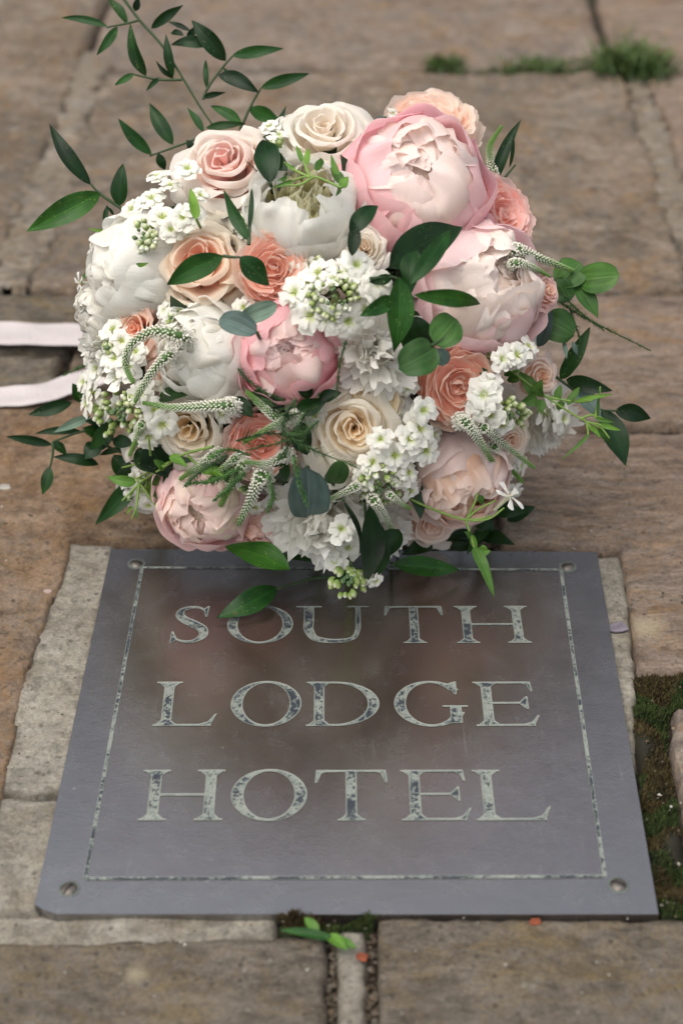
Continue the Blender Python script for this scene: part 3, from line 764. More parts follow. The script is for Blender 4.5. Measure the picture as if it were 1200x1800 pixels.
def peony(px, py, rpx, nx, ny, outc, midc, inc, label, tight=1.0, seed=0.0, roll=0.0, npet=5, opening=1.0, strings=False, name='peony', **kw):
    random.seed(int(seed * 10) + 5)
    outer = []; inner = []
    def cf(a, b, e):
        return lambda t, s: mix(mix(b, a, sm(t, 0.1, 0.75)), e, sm(t, 0.8, 1.0) * 0.8)
    for i in range(npet):                     # guard petals
        a = i / npet * 2 * math.pi + ru(-.2, .2)
        po = math.radians(ru(52, 74) * opening)
        outer.append(patch(globe(ru(1.0, 1.05), po, ru(0.02, 0.10)), a, ru(0.72, 0.95), 23, 21, 0.22, 0.025, 0.028, 4, ru(-.03, .05), seed=seed + i, colf=cf(outc, mix(outc, PINK if outc != WHITE else GREENW, 0.25), mix(outc, WHITE, 0.35)), warp=0.15, Rref=1.0))
    for i in range(npet + 1):
        a = (i + 0.5) / (npet + 1) * 2 * math.pi + ru(-.2, .2)
        po = math.radians(ru(30, 50) * opening)
        outer.append(patch(globe(ru(0.90, 0.96), po, ru(-0.02, 0.06)), a, ru(0.60, 0.8), 23, 21, 0.28, 0.03, 0.035, 4, ru(-.03, .05), seed=seed + 10 + i, colf=cf(mix(outc, midc, 0.45), outc, mix(midc, outc, 0.55)), warp=0.17, Rref=0.93))
    for i in range(7):
        a = (i + 0.2) / 7 * 2 * math.pi + ru(-.3, .3)
        po = math.radians(ru(20, 38) * opening)
        outer.append(patch(globe(ru(0.78, 0.88), po, ru(-0.03, 0.05)), a, ru(0.5, 0.75) * (0.55 if strings else 1), 23, 19, 0.3, 0.04, 0.05, 5, ru(-.05, .05), seed=seed + 20 + i, colf=cf(midc, mix(outc, midc, .5), mix(midc, WHITE, 0.3)), warp=0.15, Rref=0.83))
    inner.append(patch(globe(0.30 if strings else 0.66, 0.05), 0, math.pi, 25, 13, 0.0, 0.0, 0.0, seed=seed + 99, base=1.0, warp=0.15, colf=lambda t, s: inc))  # filler ball; its warm colour stands for glow between the petals
    if strings:
        for i in range(90):
            a = rnd() * 6.283; q = ru(0.12, 0.66); w_ = ru(0.05, 0.10); h_ = ru(0.40, 0.75); le = ru(-.5, .2)
            inner.append(patch(lambda t, q=q, h_=h_, le=le: (abs(q + le * t * t * 0.5) + 0.02, -0.1 + (h_ + 0.1) * t), a, w_ / q, 3, 8, 0.3, 0.1, 0.0, seed=seed + i, base=0.8, warp=0.3, colf=lambda t, s: mix((0.70, 0.66, 0.36), (0.88, 0.86, 0.68), t)))
    for i in range(0 if strings else 36):                       # ruffled heart
        a = rnd() * 2 * math.pi; q = ru(0.30, 0.78)
        po = math.radians(ru(4, 30) * opening)
        inner.append(patch(globe(q + 0.1, po, ru(-.02, .08), 1.0 + 0.12 / q * 0.5), a, ru(0.6, 1.0), 23, 19, 0.3, 0.04, 0.05, 5, ru(-.10, .10), fold=ru(-.06,.06), Rref=q, seed=seed + 40 + i, colf=cf(mix(inc, midc, rnd() * .6), inc, midc), warp=0.24))
    return build(name, label, px, py, rpx, nx, ny, outer, inner, roll, **kw)

def rose(px, py, rpx, nx, ny, outc, midc, inc, label, seed=0.0, roll=0.0, layers=7, reflex=0.25, face=0.45, name='rose', **kw):
    random.seed(int(seed * 10) + 9)
    outer = []; inner = []; ang = rnd() * 6
    for k in range(layers):
        q = k / (layers - 1)                  # 0 heart, 1 outer
        n = 2 if k == 0 else 3 if k < layers - 3 else 4 if k < layers - 1 else 5
        Rb = 0.09 + 0.74 * q
        zt = face + 0.02 - 0.50 * max(0.0, q - 0.3) ** 1.6 / 0.56
        ocol = mix(inc, midc, q * 2) if q < 0.5 else mix(midc, outc, q * 2 - 1)
        for i in range(n):  # petals of one ring
            ang += 2 * math.pi / n + ru(-0.38, 0.38)
            hw = (math.pi / n) * ru(1.2, 1.6)
            zz = zt + ru(-.09, .09); z0 = zz - lerp(0.42, 0.85, q); fl = reflex * q * q * ru(0.7, 1.3); cu = 0.05 + 0.20 * q * ru(0.6, 1.3); cl = 0.16 * (1 - q)
            def prof(t, Rb=Rb, zz=zz, z0=z0, fl=fl, cu=cu, cl=cl):
                t = min(t, 1.08); b = math.sin(min(1.0, 0.15 + 0.95 * t) * math.pi / 2)
                lip = sm(t, 0.72, 1.06)
                return Rb * (b - cl * t * t) + (fl + 0.05) * lip * lip, z0 + (zz - z0) * (1 - (1 - min(t, 1)) ** 1.5) - cu * lip ** 2.2 * 0.8
            pt = patch(prof, ang, min(hw, 1.6), 23, 19, 0.20, 0.04, 0.02, 4, spiral=0.03 + ru(-.01, .06) * (0.4 + q), seed=seed + k * 7 + i, warp=0.09 + 0.10 * q,
                       colf=lambda t, s, o=ocol, q=q: mix(mix(mix(o, inc, 0.6), o, sm(t, 0.2, 0.75)), mix(o, outc, 0.75), sm(t, 0.72, 1.0)))
            (outer if k >= layers - 3 else inner).append(pt)
        ang += 1.1
    inner.append(patch(lambda t: (0.03 + 0.75 * t, -0.02 - 0.3 * t * t), 0, math.pi, 25, 7, 0, 0, 0, base=1.0, seed=seed, warp=0.1, colf=lambda t, s: inc))
    return build(name, label, px, py, rpx, nx, ny, outer, inner, roll, pm=M_GLOW, **kw)

def garden(px, py, rpx, nx, ny, outc, midc, inc, label, seed=0.0, roll=0.0, name='garden_rose', rings=8, wob=0.09, fine=1.0, **kw):
    random.seed(int(seed * 10) + 3)
    outer = []; inner = []
    for i in range(6):
        a = i / 6 * 2 * math.pi + ru(-.2, .2)
        outer.append(patch(cup(ru(.90, .96), ru(1.0, 1.1), -0.75, ru(.05, .25), 0.12), a, ru(0.62, 0.8), 17, 15, 0.2, 0.05, 0.03, 7, 0.03, seed=seed + i, warp=0.10, colf=lambda t, s: mix(mix(outc, midc, 0.25), outc, t)))
    for i in range(6):
        a = (i + .5) / 6 * 2 * math.pi + ru(-.2, .2)
        outer.append(patch(cup(ru(.80, .86), ru(.84, .92), -0.7, ru(.22, .34), 0.05), a, ru(0.55, 0.7), 17, 15, 0.2, 0.06, 0.03, 8, 0.03, seed=seed + 9 + i, warp=0.10, colf=lambda t, s: mix(midc, outc, 0.3 + 0.6 * t)))
    for k in range(rings):
        R = 0.76 * (1 - k / rings) + 0.05
        n = max(3, int(7 * R * fine + 1.5))
        for i in range(n):
            a = i / n * 2 * math.pi + ru(-.25, .25) + k * 0.7
            zt = 0.36 - 0.10 * (1 - R) + ru(-.05, .05)
            pr = cup(R, R + ru(-.03, .06), zt - ru(0.22, 0.34), zt, 0.03)
            inner.append(patch(pr, a, math.pi / n * ru(1.1, 1.6), 19, 11, 0.25, 0.035, wob * 0.22, ru(4, 7), spiral=ru(-.09, .09), fold=ru(-.13, .05), seed=seed + 30 + k * 5 + i, warp=0.13,
                               colf=lambda t, s: mix(mix(inc, midc, t), mix(midc, outc, 0.9), sm(t, 0.6, 1.0))))  # petal pigment, deepened at the base to stand for light scattered in folds
    inner.append(patch(lambda t: (0.05 + 0.85 * t, 0.12 - 0.1 * t * t), 0, math.pi, 25, 7, 0, 0, 0, base=1.0, seed=seed, warp=0.1, colf=lambda t, s: inc))
    return build(name, label, px, py, rpx, nx, ny, outer, inner, roll, pm=M_GLOW, **kw)

def ruffle(px, py, rpx, nx, ny, outc, inc, label, seed=0.0, name='carnation', n=58, **kw):
    random.seed(int(seed * 10) + 1)
    outer = []; inner = []
    for i in range(n):
        u = (i + .5) / n; th = math.acos(1 - 1.25 * u)
        a = i * 2.39996
        L_ = ru(0.85, 1.08)
        ca, sa = math.cos(th), math.sin(th)
        def prof(t, L_=L_, ca=ca, sa=sa):     # petal shooting out at polar angle th
            return (0.06 + L_ * t * sa + 0.06 * t * t, -0.35 + (L_ * t) * ca * 1.25 + 0.25 * (1 - t) * 0)
        hw = min(1.4, 0.34 / max(0.18, sa))
        pt = patch(prof, a, hw, 15, 9, 0.3, 0.12, 0.06, 9, ru(-.05, .05), seed=seed + i, warp=0.22, base=0.3, colf=lambda t, s: mix(inc, outc, sm(t, 0.2, 0.8)))
        (outer if u > 0.45 and i % 2 else inner).append(pt)
    inner.append(patch(globe(0.42, 0.05), 0, math.pi, 17, 9, 0.0, 0.0, 0.0, seed=seed, base=1.0, warp=0.2, colf=lambda t, s: inc))
    for i in range(9):
        inner.append(patch(lambda t: (0.03 + 0.20 * t, 0.1 + 0.9 * t), rnd() * 6.28, 1.2, 13, 8, 0.3, 0.14, 0.08, 8, seed=seed + 80 + i, warp=0.35, base=0.6, colf=lambda t, s: mix(inc, outc, t)))
    return build(name, label, px, py, rpx, nx, ny, outer, inner, 0, **kw)

# big flowers ------------------------------------------------------
peony(727, 335, 118, 0.18, 0.22, PINK, (0.93, 0.83, 0.80), (0.93, 0.82, 0.74), 'large blush pink peony at the upper right of the bouquet', seed=1.0, roll=0.5, sink=0.55)
peony(836, 512, 108, 0.40, 0.10, (0.93, 0.68, 0.71), (0.93, 0.87, 0.83), (0.93, 0.82, 0.74), 'blush pink peony at the right side', seed=2.9, roll=2.6)
peony(506, 620, 84, -0.02, -0.08, (0.93, 0.53, 0.58), (0.93, 0.76, 0.74), (0.93, 0.84, 0.77), 'pink peony at the middle of the bouquet', seed=3.1, roll=0.2, opening=0.8)
peony(362, 620, 80, -0.50, 0.12, WHITE, WHITE, IVORY, 'white peony left of the pink middle peony', seed=4.6, roll=1.0)
peony(535, 372, 88, 0.0, 0.48, WHITE, WHITE, GREENW, 'open white peony with stringy greenish heart', seed=5.2, roll=0.6, opening=1.05, strings=True)
peony(248, 474, 88, -0.88, 0.10, WHITE, WHITE, IVORY, 'white peony with broad plain petals at the left', seed=6.4, opening=0.75)
rose(402, 300, 90, -0.18, 0.45, (0.92, 0.88, 0.82), (0.93, 0.80, 0.74), (0.93, 0.62, 0.57), 'blush rose at the upper left', seed=7.1, layers=8)
rose(358, 468, 90, -0.20, 0.20, (0.92, 0.87, 0.76), (0.93, 0.74, 0.60), (0.93, 0.54, 0.42), 'peach rose with cream outer petals', seed=8.2, roll=0.7)
garden(482, 472, 63, -0.05, 0.12, (0.93, 0.83, 0.76), (0.93, 0.71, 0.61), (0.93, 0.54, 0.43), 'coral many-petalled garden rose', seed=9.3)
rose(566, 255, 102, 0.05, 0.60, (0.92, 0.905, 0.85), (0.92, 0.89, 0.82), (0.92, 0.84, 0.74), 'ivory rose at the top of the bouquet', seed=10.4, layers=8)
garden(758, 225, 80, 0.10, 0.72, (0.93, 0.86, 0.79), (0.93, 0.79, 0.70), (0.93, 0.64, 0.50), 'pale peach garden rose at the very top', seed=11.2, depth=1.09)
garden(876, 380, 64, 0.62, 0.20, (0.93, 0.76, 0.72), (0.93, 0.68, 0.62), (0.93, 0.50, 0.42), 'pink garden rose facing right', seed=12.7)
ruffle(655, 615, 72, 0.05, -0.05, WHITE, IVORY, 'white ruffled flower right of the middle pink peony', seed=13.5, n=46)
rose(622, 752, 92, 0.0, -0.12, (0.92, 0.90, 0.83), (0.92, 0.86, 0.74), (0.92, 0.77, 0.55), 'cream rose at the lower middle', seed=14.8, layers=8, reflex=0.32, face=0.35, sink=0.40)
garden(800, 675, 70, 0.25, -0.18, (0.93, 0.82, 0.74), (0.93, 0.69, 0.58), (0.93, 0.52, 0.41), 'coral garden rose at the lower right', seed=15.9, rings=9)
peony(802, 832, 84, 0.18, -0.62, (0.93, 0.79, 0.76), (0.93, 0.83, 0.77), (0.93, 0.70, 0.55), 'blush peony opening downwards', seed=16.2, roll=0.3)
rose(342, 746, 80, -0.25, -0.30, (0.92, 0.89, 0.82), (0.92, 0.86, 0.75), (0.92, 0.76, 0.52), 'cream rose at the lower left', seed=17.3, layers=8, reflex=0.3)
garden(462, 782, 58, -0.08, -0.20, (0.93, 0.78, 0.73), (0.93, 0.66, 0.57), (0.93, 0.48, 0.38), 'small pink garden rose under the fern', seed=18.4)
peony(362, 872, 82, -0.22, -0.45, (0.906, 0.670, 0.670), (0.916, 0.763, 0.726), CREAM, 'blush peony at the bottom left', seed=19.1, roll=0.9, sink=0.3)
ruffle(560, 895, 84, 0.0, -0.45, WHITE, IVORY, 'white ruffled flower at the bottom', seed=20.6, n=60, sink=0.4)
rose(752, 908, 66, 0.10, -0.55, (0.93, 0.85, 0.78), (0.93, 0.83, 0.76), (0.93, 0.76, 0.68), 'pale blush rose at the bottom right', seed=21.6, sink=0.3)
rose(245, 578, 44, -0.45, 0.0, (0.925, 0.738, 0.650), PEACH, CORAL, 'small peach rose at the left edge', seed=22.2, layers=6)
rose(955, 512, 32, 0.65, 0.15, BLUSH, BLUSH, PEACH, 'small blush spray rose at the right edge', seed=23.7, layers=6, depth=1.03)
rose(945, 662, 38, 0.45, -0.05, (0.916, 0.813, 0.763), PALEP, PEACH, 'small pale rose bud at the right', seed=24.1, layers=6)
ruffle(945, 735, 58, 0.45, -0.35, WHITE, IVORY, 'white ruffled flower at the lower right edge', seed=25.2, n=40)
peony(255, 850, 42, -0.35, -0.35, WHITE, WHITE, IVORY, 'small white bloom at the lower left edge', seed=26.2)
peony(470, 915, 46, 0.0, -0.5, (0.883, 0.657, 0.638), (0.897, 0.688, 0.657), PEACH, 'deep pink bloom low in the shade', seed=27.7, sink=0.9)
ruffle(195, 610, 48, -0.6, 0.05, WHITE, WHITE, 'white ruffled flower at the left edge', seed=28.3, n=36)
rose(300, 650, 42, -0.3, 0.0, (0.916, 0.763, 0.719), PEACH, CORAL, 'small pink rose under the white spikes', seed=29.5, layers=6, sink=1.2)
rose(905, 600, 40, 0.4, 0.0, IVORY, PALEP, PEACH, None, seed=30.2, layers=6, sink=1.1)
garden(660, 700, 45, 0.2, 0.0, IVORY, CREAM, BUTTER, None, seed=31.2, sink=1.1)

rose(430, 905, 46, -0.05, -0.45, (0.93, 0.84, 0.78), (0.93, 0.78, 0.70), (0.93, 0.66, 0.55), 'pale peach rose low at the bottom', seed=40.2, sink=0.6)
ruffle(665, 925, 50, 0.1, -0.5, WHITE, IVORY, 'small white ruffled flower at the bottom', seed=41.2, n=34, sink=0.7)
rose(262, 800, 50, -0.45, -0.25, (0.92, 0.90, 0.84), (0.92, 0.87, 0.78), (0.92, 0.80, 0.64), 'small cream rose at the lower left edge', seed=42.2, sink=0.8)
peony(190, 545, 52, -0.75, 0.0, WHITE, WHITE, IVORY, 'small white peony at the left edge', seed=43.2, sink=0.7)
rose(890, 770, 44, 0.4, -0.3, (0.92, 0.88, 0.80), (0.93, 0.84, 0.76), (0.93, 0.74, 0.62), 'small ivory rose at the lower right', seed=44.2, sink=0.8)
rose(640, 440, 44, 0.0, 0.2, (0.92, 0.90, 0.84), (0.92, 0.88, 0.80), (0.92, 0.80, 0.66), None, seed=45.2, sink=1.0)

# ------------------------------------------------------------------ stocks (white florets, green buds)
def floret_mesh(seed, n=5, col=(0.83, 0.825, 0.76)):
    acc = Acc(); random.seed(seed)
    for ring_ in range(2):
        for i in range(n):
            a = (i + 0.5 * ring_) / n * 2 * math.pi + ru(-.2, .2); L_ = ru(0.85, 1.05) * (1 - 0.25 * ring_); up = ru(0.15, 0.4) + 0.25 * ring_
            def pr(t, L_=L_, up=up): return (0.05 + L_ * t, 0.10 * ring_ + up * t * (1.2 - t) + 0.0)
            acc.add(*patch(pr, a, 0.62, 7, 7, 0.25, 0.06, 0.04, 5, seed=seed + i * 1.3 + ring_, warp=0.18, base=0.45, colf=lambda t, s: mix((0.50, 0.58, 0.24), col, sm(t, 0.08, 0.48))))
    # green throat
    tube(acc, [Vector((0, 0, -0.35)), Vector((0, 0, 0.0)), Vector((0, 0, 0.16))], 0.12, 0.05, (0.30, 0.42, 0.10), 6, (0.42, 0.50, 0.16))
    return acc.mesh('floret', M_FLORET)
FLO = [floret_mesh(s, n) for s, n in ((1, 5), (2, 4), (3, 6), (4, 5), (5, 4), (6, 6), (7, 5))]
def bud_mesh(seed, col, tipc):
    v = []; f = []; c = []; random.seed(seed); ns, nr = 8, 7
    for j in range(nr):
        t = j / (nr - 1); r = 0.45 * math.sin(math.pi * (0.08 + 0.9 * t)) ** 0.7; z = -0.5 + 1.15 * t
        for i in range(ns):
            a = 2 * math.pi * i / ns; rr = r * (1 + 0.14 * math.cos(4 * a))
            v.append((rr * math.cos(a), rr * math.sin(a), z)); c.append(mix(col, tipc, sm(t, 0.45, 0.9)))
    for j in range(nr - 1):
        for i in range(ns): f.append((j * ns + i, j * ns + (i + 1) % ns, (j + 1) * ns + (i + 1) % ns, (j + 1) * ns + i))
    f.append(tuple(reversed(range(ns)))); f.append(tuple((nr - 1) * ns + i for i in range(ns)))
    return mesh('bud', v, f, M_BUD, c)
BUD = [bud_mesh(1, (0.16, 0.24, 0.05), (0.36, 0.42, 0.16)), bud_mesh(2, (0.20, 0.29, 0.07), (0.58, 0.60, 0.38)), bud_mesh(3, (0.07, 0.13, 0.05), (0.15, 0.22, 0.09)), bud_mesh(4, (0.24, 0.34, 0.09), (0.74, 0.73, 0.62))]
def orient(p, n, s, roll):
    n = n.normalized(); x = n.orthogonal().normalized(); y = n.cross(x)
    return Matrix.Translation(p) @ Matrix((x, y, n)).transposed().to_4x4() @ Matrix.Rotation(roll, 4, 'Z') @ Matrix.Scale(s, 4)
def dome_n(px, py):
    x = (px - BX) / BRX; y = (py - BY) / BRY; return (RT * x - UP * y - FW * math.sqrt(max(0.06, 1 - x * x - y * y))).normalized()
def pxm(n, px, py):                                    # pixels of the photograph -> metres at the dome
    return n / FPX * (dome(px, py) - CAM).dot(FW)
def stock(flor, buds, seed, lift=0.012, label=None, sized=26):
    random.seed(seed)
    cx, cy, br = buds
    acc = Acc(); q = dome(cx, cy, lift)
    pts = [q + FW * 0.07 + UP * 0.01, q + FW * 0.03, q]
    tube(acc, pts, 0.0028, 0.0015, (0.20, 0.30, 0.08), 8, (0.30, 0.42, 0.14))
    so = obj('stock_stem', acc.mesh('stock_stem', M_GREEN), bouquet)
    so['label'] = label or 'stem of white stock with open florets and green buds'
    for e in flor:
        x, y = e[0], e[1]; sz = e[2] if len(e) > 2 else sized * ru(0.72, 1.2)
        d = Vector((x - cx, y - cy)); d = d.normalized() if d.length > 1 else Vector((0, 0))
        n = dome_n(x, y) * 0.5 - FW * 0.5 + (RT * d.x - UP * d.y) * ru(0.2, 0.7)
        obj('floret', random.choice(FLO), so, orient(dome(x, y, lift + ru(-.003, .003)), n, pxm(sz, x, y), ru(0, 6)))
    for i in range(int(br * 1.3)):
        a = rnd() * 6.283; r = br * math.sqrt(rnd()) ; x, y = cx + r * math.cos(a), cy + r * math.sin(a) * 0.9
        n = dome_n(x, y) + (RT * math.cos(a) - UP * math.sin(a)) * (r / br) * 0.9
        k = 2 if r < br * 0.42 else random.choice((0, 1, 1, 3))
        sz = ru(6, 10) if k == 2 else ru(9, 15)
        obj('bud', BUD[k], so, orient(dome(x, y, lift + 0.008 * (1 - (r / br) ** 2) + 0.003), n, pxm(sz, x, y), ru(0, 6)))
stock([(300, 328), (330, 300), (352, 345), (268, 352), (233, 372), (285, 385), (218, 395, 22), (320, 385), (340, 375, 24), (300, 405, 24), (278, 312, 22)], (245, 415, 34), 1)
stock([(540, 500), (528, 535), (560, 482), (600, 480), (635, 490), (655, 515), (640, 545), (575, 560), (610, 562), (520, 515, 30), (548, 555), (625, 468), (660, 500)], (588, 522, 46), 2, 0.016, sized=30)
stock([(172, 650), (205, 632), (165, 690), (230, 645), (250, 690), (180, 720), (285, 745, 30), (262, 765, 28), (150, 672), (270, 720, 26), (210, 665), (240, 620, 24), (155, 710, 24)], (205, 728, 44), 3, 0.010, sized=30)
stock([(668, 772, 24), (692, 800, 30), (735, 755, 32), (745, 792, 30), (718, 772, 28), (655, 812, 26), (715, 830, 26), (640, 838, 22), (742, 722, 28), (720, 862, 20), (700, 838, 22)], (668, 852, 36), 4, 0.016)
stock([(850, 695, 32), (862, 728, 28), (845, 715, 26), (880, 745, 26), (860, 675, 24), (905, 625, 28), (925, 610, 24), (880, 632, 24), (970, 700, 32), (955, 725, 32), (985, 735, 30)], (900, 728, 32), 5, 0.014, sized=28)
stock([(600, 930, 26), (612, 960, 26), (590, 985, 24), (618, 945, 22), (655, 1000, 22), (640, 1015, 18), (585, 965, 22), (660, 1020, 16)], (613, 1022, 32), 6, 0.05, sized=24)
stock([(475, 225, 22), (490, 240, 22), (482, 262, 18), (690, 200, 14)], (488, 250, 8), 7, 0.0, sized=20)
stock([(175, 590, 28), (160, 610, 26), (200, 580, 26), (190, 630, 28), (165, 640, 26), (215, 600, 24)], (190, 612, 10), 8, 0.006)
stock([(250, 860, 22), (262, 885, 22), (240, 840, 20)], (250, 850, 9), 9, 0.01)

random.seed(41)
for cx, cy, n_ in ((470, 560, 7), (700, 640, 7), (300, 560, 7), (560, 460, 7), (400, 720, 8), (560, 690, 6), (720, 760, 7), (860, 620, 8), (640, 330, 5), (430, 390, 7), (430, 860, 8), (640, 880, 8), (270, 700, 8), (330, 420, 5), (880, 820, 6), (250, 800, 6), (560, 940, 7)):
    fl = [(cx + random.gauss(0, 26), cy + random.gauss(0, 24), ru(18, 25)) for _ in range(int(n_ * 0.6))]
    stock(fl, (cx, cy, 6), cx, -0.016 if cy < 840 else -0.008)
# ------------------------------------------------------------------ veronica spikes
def spike(P, w, lift=0.02, white=0.75, depth=None, label=None):
    pts = [at(x, y, depth) if depth else dome(x, y, lift) for x, y in P]
    pts = [pts[0] + (pts[0] - pts[1]) * 0.15 + FW * 0.035] + pts
    pts = catmull(pts, 28); R = pxm(w * 0.86, *P[0]) * 0.5
    acc = Acc(); tube(acc, pts, R * 0.55, R * 0.22, (0.07, 0.14, 0.04), 8, (0.08, 0.20, 0.03))
    o = obj('veronica_spike', acc.mesh('veronica_spike', M_GREEN), bouquet)
    if label: o['label'] = label
    L_ = sum((pts[i + 1] - pts[i]).length for i in range(len(pts) - 1))
    nr = max(12, int(L_ / (R * 0.43))); acc = Acc()
    for k in range(nr):
        u = (k + .5) / nr; x = u * (len(pts) - 1); i = min(int(x), len(pts) - 2); p = pts[i].lerp(pts[i + 1], x - i)
        d = (pts[i + 1] - pts[i]).normalized(); a = d.cross(Vector((0.3, 0.2, 1))).normalized(); b = d.cross(a)
        rr = R * (1.0 - 0.72 * u ** 1.5); nb = 8 if rr > R * .5 else 7
        bs = R * (0.185 - 0.09 * u)
        colr = mix((0.74, 0.73, 0.60), (0.16, 0.30, 0.05), sm(u, white - 0.35, white + 0.2))
        for j in range(nb):
            w_ = 2 * math.pi * (j + 0.5 * (k % 2)) / nb + ru(-.1, .1)
            n = (a * math.cos(w_) + b * math.sin(w_) + d * 0.35).normalized(); c0 = p + n * rr * ru(0.85, 1.0)
            e1 = n.orthogonal().normalized(); e2 = n.cross(e1)
            tip = c0 + n * bs * 1.5; v = []
            for s_, h in ((0.6, -1.0), (1.0, 0.2)):
                for q in range(5): v.append(c0 + n * bs * h + (e1 * math.cos(q * 1.2566) + e2 * math.sin(q * 1.2566)) * bs * s_)
            v.append(tip)
            f = [(q, (q + 1) % 5, 5 + (q + 1) % 5, 5 + q) for q in range(5)] + [(5 + q, 5 + (q + 1) % 5, 10) for q in range(5)]
            g_ = mix(colr, (0.10, 0.19, 0.05), 0.55)  # bead base tinted dark green as painted shading between beads
            acc.add(v, f, [g_] * 5 + [colr] * 6)
            if u < 0.22 and rnd() < 0.5:                  # opened flowers at the base of the spike
                for q in range(3):
                    t_ = (e1 * math.cos(q * 2.1 + j) + e2 * math.sin(q * 2.1 + j)); s_ = n.cross(t_)
                    acc.add([tip, tip + t_ * bs * 2 + s_ * bs * .9 + n * bs, tip + t_ * bs * 2.6 + n * bs * 1.4, tip + t_ * bs * 2 - s_ * bs * .9 + n * bs], [(0, 1, 2, 3)], [(0.78, 0.76, 0.68)] * 4)
    tag(obj('spike_buds', acc.mesh('spike_buds', M_BUD), o), kind='stuff')
random.seed(11)
spike([(318, 590), (272, 582), (232, 605), (221, 640), (234, 672)], 30, 0.030, 0.85)
spike([(295, 625), (268, 655), (245, 690), (238, 706)], 26, 0.030, 0.8)
spike([(400, 712), (350, 715), (300, 716), (252, 708)], 28, 0.026, 0.85)
spike([(490, 738), (462, 715), (433, 688)], 28, 0.026, 0.75)
spike([(512, 732), (475, 752), (428, 778)], 24, 0.030, 0.7)
spike([(458, 838), (438, 885), (412, 934)], 34, 0.030, 0.85)
spike([(425, 820), (400, 865), (374, 914)], 24, 0.026, 0.5)
spike([(375, 800), (345, 822), (312, 846)], 24, 0.020, 0.7)
spike([(415, 805), (390, 825), (362, 850)], 22, 0.022, 0.6)
spike([(625, 855), (600, 868), (571, 881)], 22, 0.030, 0.85)
spike([(655, 878), (675, 905), (692, 938)], 26, 0.034, 0.9)
spike([(685, 870), (705, 885), (721, 894)], 18, 0.032, 0.7)
spike([(818, 742), (845, 780), (872, 822)], 28, 0.030, 0.75)
spike([(850, 752), (890, 785), (938, 822)], 24, 0.022, 0.85)
spike([(868, 785), (890, 815), (918, 848)], 22, 0.012, 0.7)
spike([(905, 438), (950, 455), (1006, 476)], 30, 0.030, 0.85)
spike([(905, 462), (935, 470), (964, 486)], 24, 0.032, 0.75)
spike([(868, 312), (862, 285), (861, 255), (881, 222)], 24, 0.0, 0.65, depth=1.06)
spike([(250, 745), (240, 775), (228, 800)], 22, 0.020, 0.5)
spike([(500, 800), (470, 815), (430, 812)], 26, 0.024, 0.9)

# ------------------------------------------------------------------ leaves
def leaf_mesh(a, b, w, nrm, mat, fold=0.25, droop=0.08, shape='lance', twist=0.0, name='leaf'):
    """a leaf from base a to tip b"""
    ns, nt = 7, 15; d = b - a; L_ = d.length; d = d / L_
    n = (nrm - d * nrm.dot(d)).normalized(); s0 = d.cross(n); v = []; st = []; f = []
    side = ru(-.05, .05)
    for j in range(nt):
        t = j / (nt - 1)
        if shape == 'lance': ww = math.sin(math.pi * t ** 0.82) ** 0.85 * (1 - 0.12 * t)
        elif shape == 'round': ww = math.sqrt(max(0, 1 - (2 * t - 1) ** 2)) ** 0.9
        else: ww = math.sin(math.pi * t ** 0.62) ** 0.8
        ww = max(ww, 0.012)
        tw = twist * (t - 0.3); s = s0 * math.cos(tw) + n * math.sin(tw); nn = n * math.cos(tw) - s0 * math.sin(tw)
        c = a + d * (L_ * t) + n * (droop * L_ * math.sin(math.pi * t)) + s0 * (side * L_ * math.sin(math.pi * t))
        for i in range(ns):
            u = -1 + 2 * i / (ns - 1); wav = 0.05 * w * math.sin(t * 9 + u * 2 + side * 99)
            v.append(c + s * (u * ww * w / 2) + nn * (fold * abs(u) ** 1.5 * ww * w / 2 + wav * abs(u))); st.append((u, t))
    for j in range(nt - 1):
        for i in range(ns - 1): k = j * ns + i; f.append((k, k + 1, k + ns + 1, k + ns))
    return mesh(name, v, f, mat, None, st)
def pt3(x, y, lift, plane):
    if plane == 'dome': return dome(x, y, lift)
    if plane == 'floor': return gd(x, y, lift)
    p = at(x, y, plane - lift)
    if p.z < 0.010: p = gd(x, y, 0.010)
    return p
def sprig(stems, leaves, plane='dome', lift=0.022, mat=None, name='ruscus_sprig', sc=(0.030, 0.060, 0.018), sr=0.0011, shape='lance', label=None, seed=1, tilt=0.45, sr2=None):
    random.seed(seed); mat = mat or M_RUSCUS
    acc = Acc()
    for s in stems:
        pts = catmull([pt3(p[0], p[1], (p[2] if len(p) > 2 else lift), plane) for p in s], max(6, len(s) * 4))
        tube(acc, pts, sr, sr2 or sr * 0.6, sc, 6)
    if not stems:                                           # a short petiole into the flowers
        x, y = leaves[0][0], leaves[0][1]; q = pt3(x, y, lift, plane)
        tube(acc, [q + FW * 0.03, q], sr, sr, sc, 6)
    o = obj(name, acc.mesh(name, M_GREEN), bouquet)
    if label: o['label'] = label
    for e in leaves:
        x0, y0, x1, y1, w = e[:5]; opt = e[5] if len(e) > 5 else {}
        lf = opt.get('lift', lift); lf2 = opt.get('tip', lf + ru(-.006, .010)) if plane != 'floor' else opt.get('tip', lf + ru(0.002, 0.012))
        a = pt3(x0, y0, lf, plane); b = pt3(x1, y1, lf2, plane)
        view = (CAM - (a + b) / 2).normalized()
        if plane == 'floor': view = (view + Vector((0, 0, 0.6))).normalized()
        n = (view + RT * ru(-tilt, tilt) + UP * ru(-tilt * .4, tilt)).normalized()
        wm = w / FPX * (a - CAM).dot(FW) / max(0.5, n.dot(view))
        obj('leaf', leaf_mesh(a, b, wm, n, opt.get('mat', mat), opt.get('fold', ru(0.15, 0.35)), opt.get('droop', ru(0.03, 0.16)), opt.get('shape', shape), opt.get('twist', ru(-.6, .6))), o)
    return o
